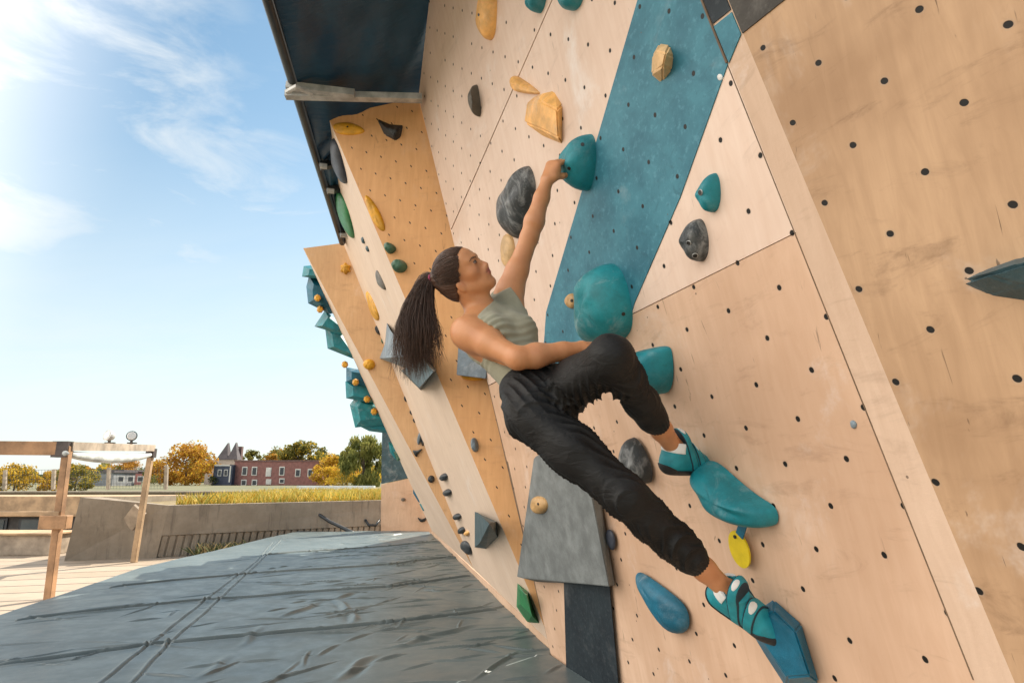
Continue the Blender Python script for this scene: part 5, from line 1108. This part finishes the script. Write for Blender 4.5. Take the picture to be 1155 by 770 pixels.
for k in range(900):
    a0 = r.uniform(-1, 1); b0 = r.uniform(-.075, .062); sgn = 1 if r.uniform() < .5 else -1
    if k % 3 == 0: bb = r.uniform(.050, .066); aa = r.uniform(-.055, .055); zz_ = .075
    else:
        bb = b0; zz_ = (.030 + (bb - .02) * .62) if bb > .02 else (-.020 + (bb + .012) * 1.0); zz_ += r.uniform(-.004, .03); aa = sgn * .07
    d0 = nm((A(aa, bb, zz_) - cl_) / rd_); d1 = nm((A(r.normal(0, .006), -.106, .064 + r.normal(0, .006)) - cl_) / rd_); om = math.acos(max(-1, min(1, d0 @ d1))); P = []; lift = r.uniform(-.001, .0016); ph = r.uniform(0, 6)
    for i in range(10):
        tt = i / 9; dd = (math.sin((1 - tt) * om) * d0 + math.sin(tt * om) * d1) / math.sin(om); dd = nm(dd + A(0, 0, -.10) * math.sin(math.pi * tt) * (1 if k % 3 else 0)); q_ = (cl_ * HS if False else cl_ * 1.0)
        loc = cl_ * HS + dd * (rd_ + lift + .0006 * math.sin(tt * 9 + ph)); P.append(j['head'] + HB @ loc)
    m.tube(P, [.0010] * 10, 3, cap=False)
for k in range(0):
    a0 = r.uniform(-.06, .06); b0 = r.uniform(-.075, .0); p = hl(a0, b0, -.02 + (b0 + .012) * 1.15 + .01); m.tube([p, p + HB @ A(a0 * .1, -.004, -.014) * 1.0, p + HB @ A(a0 * .2, .004, -.026) + r.normal(0, .004, 3)], [.0012, .001, .0004], 4)
m.build('loose_strands', M['hair'], hair, True)
# ---- climbing shoes
M['shoeteal'] = plain('teal shoe leather', (.010, .24, .29), .55, .15, 30, .2); M['rubber'] = plain('black shoe rubber', (.014, .014, .015), .6, .3, 30, .2); M['shoewhite'] = plain('white shoe trim', (.68, .68, .66), .6, .08, 30, .1)
M['strapdark'] = plain('dark strap edge', (.012, .03, .045), .7, .2, 30)
SHS = 1.14
def shoe_sdf(g):
    s = SDF((-.075, -.04, -.02), (.075, .27, .14), .0019)
    s.cone(A(0, .028, .034), A(0, .09, .036), .030 + g, .032 + g, .02); s.cone(A(0, .09, .036), A(-.003, .160, .028), .032 + g, .037 + g, .03, sq=(A(0, 0, 1), .82)); s.cone(A(-.003, .160, .028), A(.004, .215, .019), .037 + g, .021 + g, .03, sq=(A(0, 0, 1), .72))
    s.cone(A(0, .045, .05), A(0, .046, .098), .036 + g, .037 + g, .03); s.cone(A(0, .05, .075), A(0, .12, .05), .032 + g, .030 + g, .03)
    return s
for (org, Bf), lb in zip(FT, ('lower shoe', 'upper shoe')):
    toW = lambda V: org + (V * SHS) @ Bf.T
    def part(g, clip, name, mt, par, holes=None):
        s = shoe_sdf(g)
        if clip: s.clip(clip)
        if holes: holes(s)
        V, Q_ = s.mesh(); V = relax(V, Q_, 2, .4); return link(name, npmesh(toW(V), Q_), M[mt], par)
    sh = part(0, lambda x, y, z: np.maximum(.004 - z + 0 * x + 0 * y, z - .100 + 0 * x + 0 * y), 'shoe', 'shoeteal', person, lambda s: s.cone(A(0, .046, .085), A(0, .046, .14), .027, .034, .004, 's'))
    part(.0035, lambda x, y, z: np.maximum(-z + 0 * x + 0 * y, z - (.019 + .020 * np.clip((y - .120) / .05, 0, 1) + .012 * np.clip((.03 - y) / .03, 0, 1)) + 0 * x), 'sole', 'rubber', sh)
    for yc, sl_ in ((.088, .55), (.126, .42)):
        part(.0042, lambda x, y, z: np.maximum(np.abs((y - yc) + (z - .06) * sl_ + x * .25) - .0115, .022 - z + 0 * x + 0 * y), 'strap', 'shoeteal', sh)
        part(.0030, lambda x, y, z: np.maximum(np.abs((y - yc) + (z - .06) * sl_ + x * .25) - .0145, .020 - z + 0 * x + 0 * y), 'strap_edge', 'strapdark', sh)
        part(.0056, lambda x, y, z: np.maximum(np.sqrt(((y - yc) + (z - .06) * sl_ + x * .25) ** 2 / .0085 ** 2 + ((x - .012) / .017) ** 2) - 1, .04 - z + 0 * x + 0 * y) * .008, 'strap_patch', 'shoewhite', sh)
    part(.0030, lambda x, y, z: np.maximum(np.maximum(.070 - z + 0 * x, z - .100 + 0 * x), y - .040) + 0 * x, 'heel_tab', 'shoewhite', sh, lambda s: s.cone(A(0, .046, .085), A(0, .046, .14), .027, .034, .004, 's'))
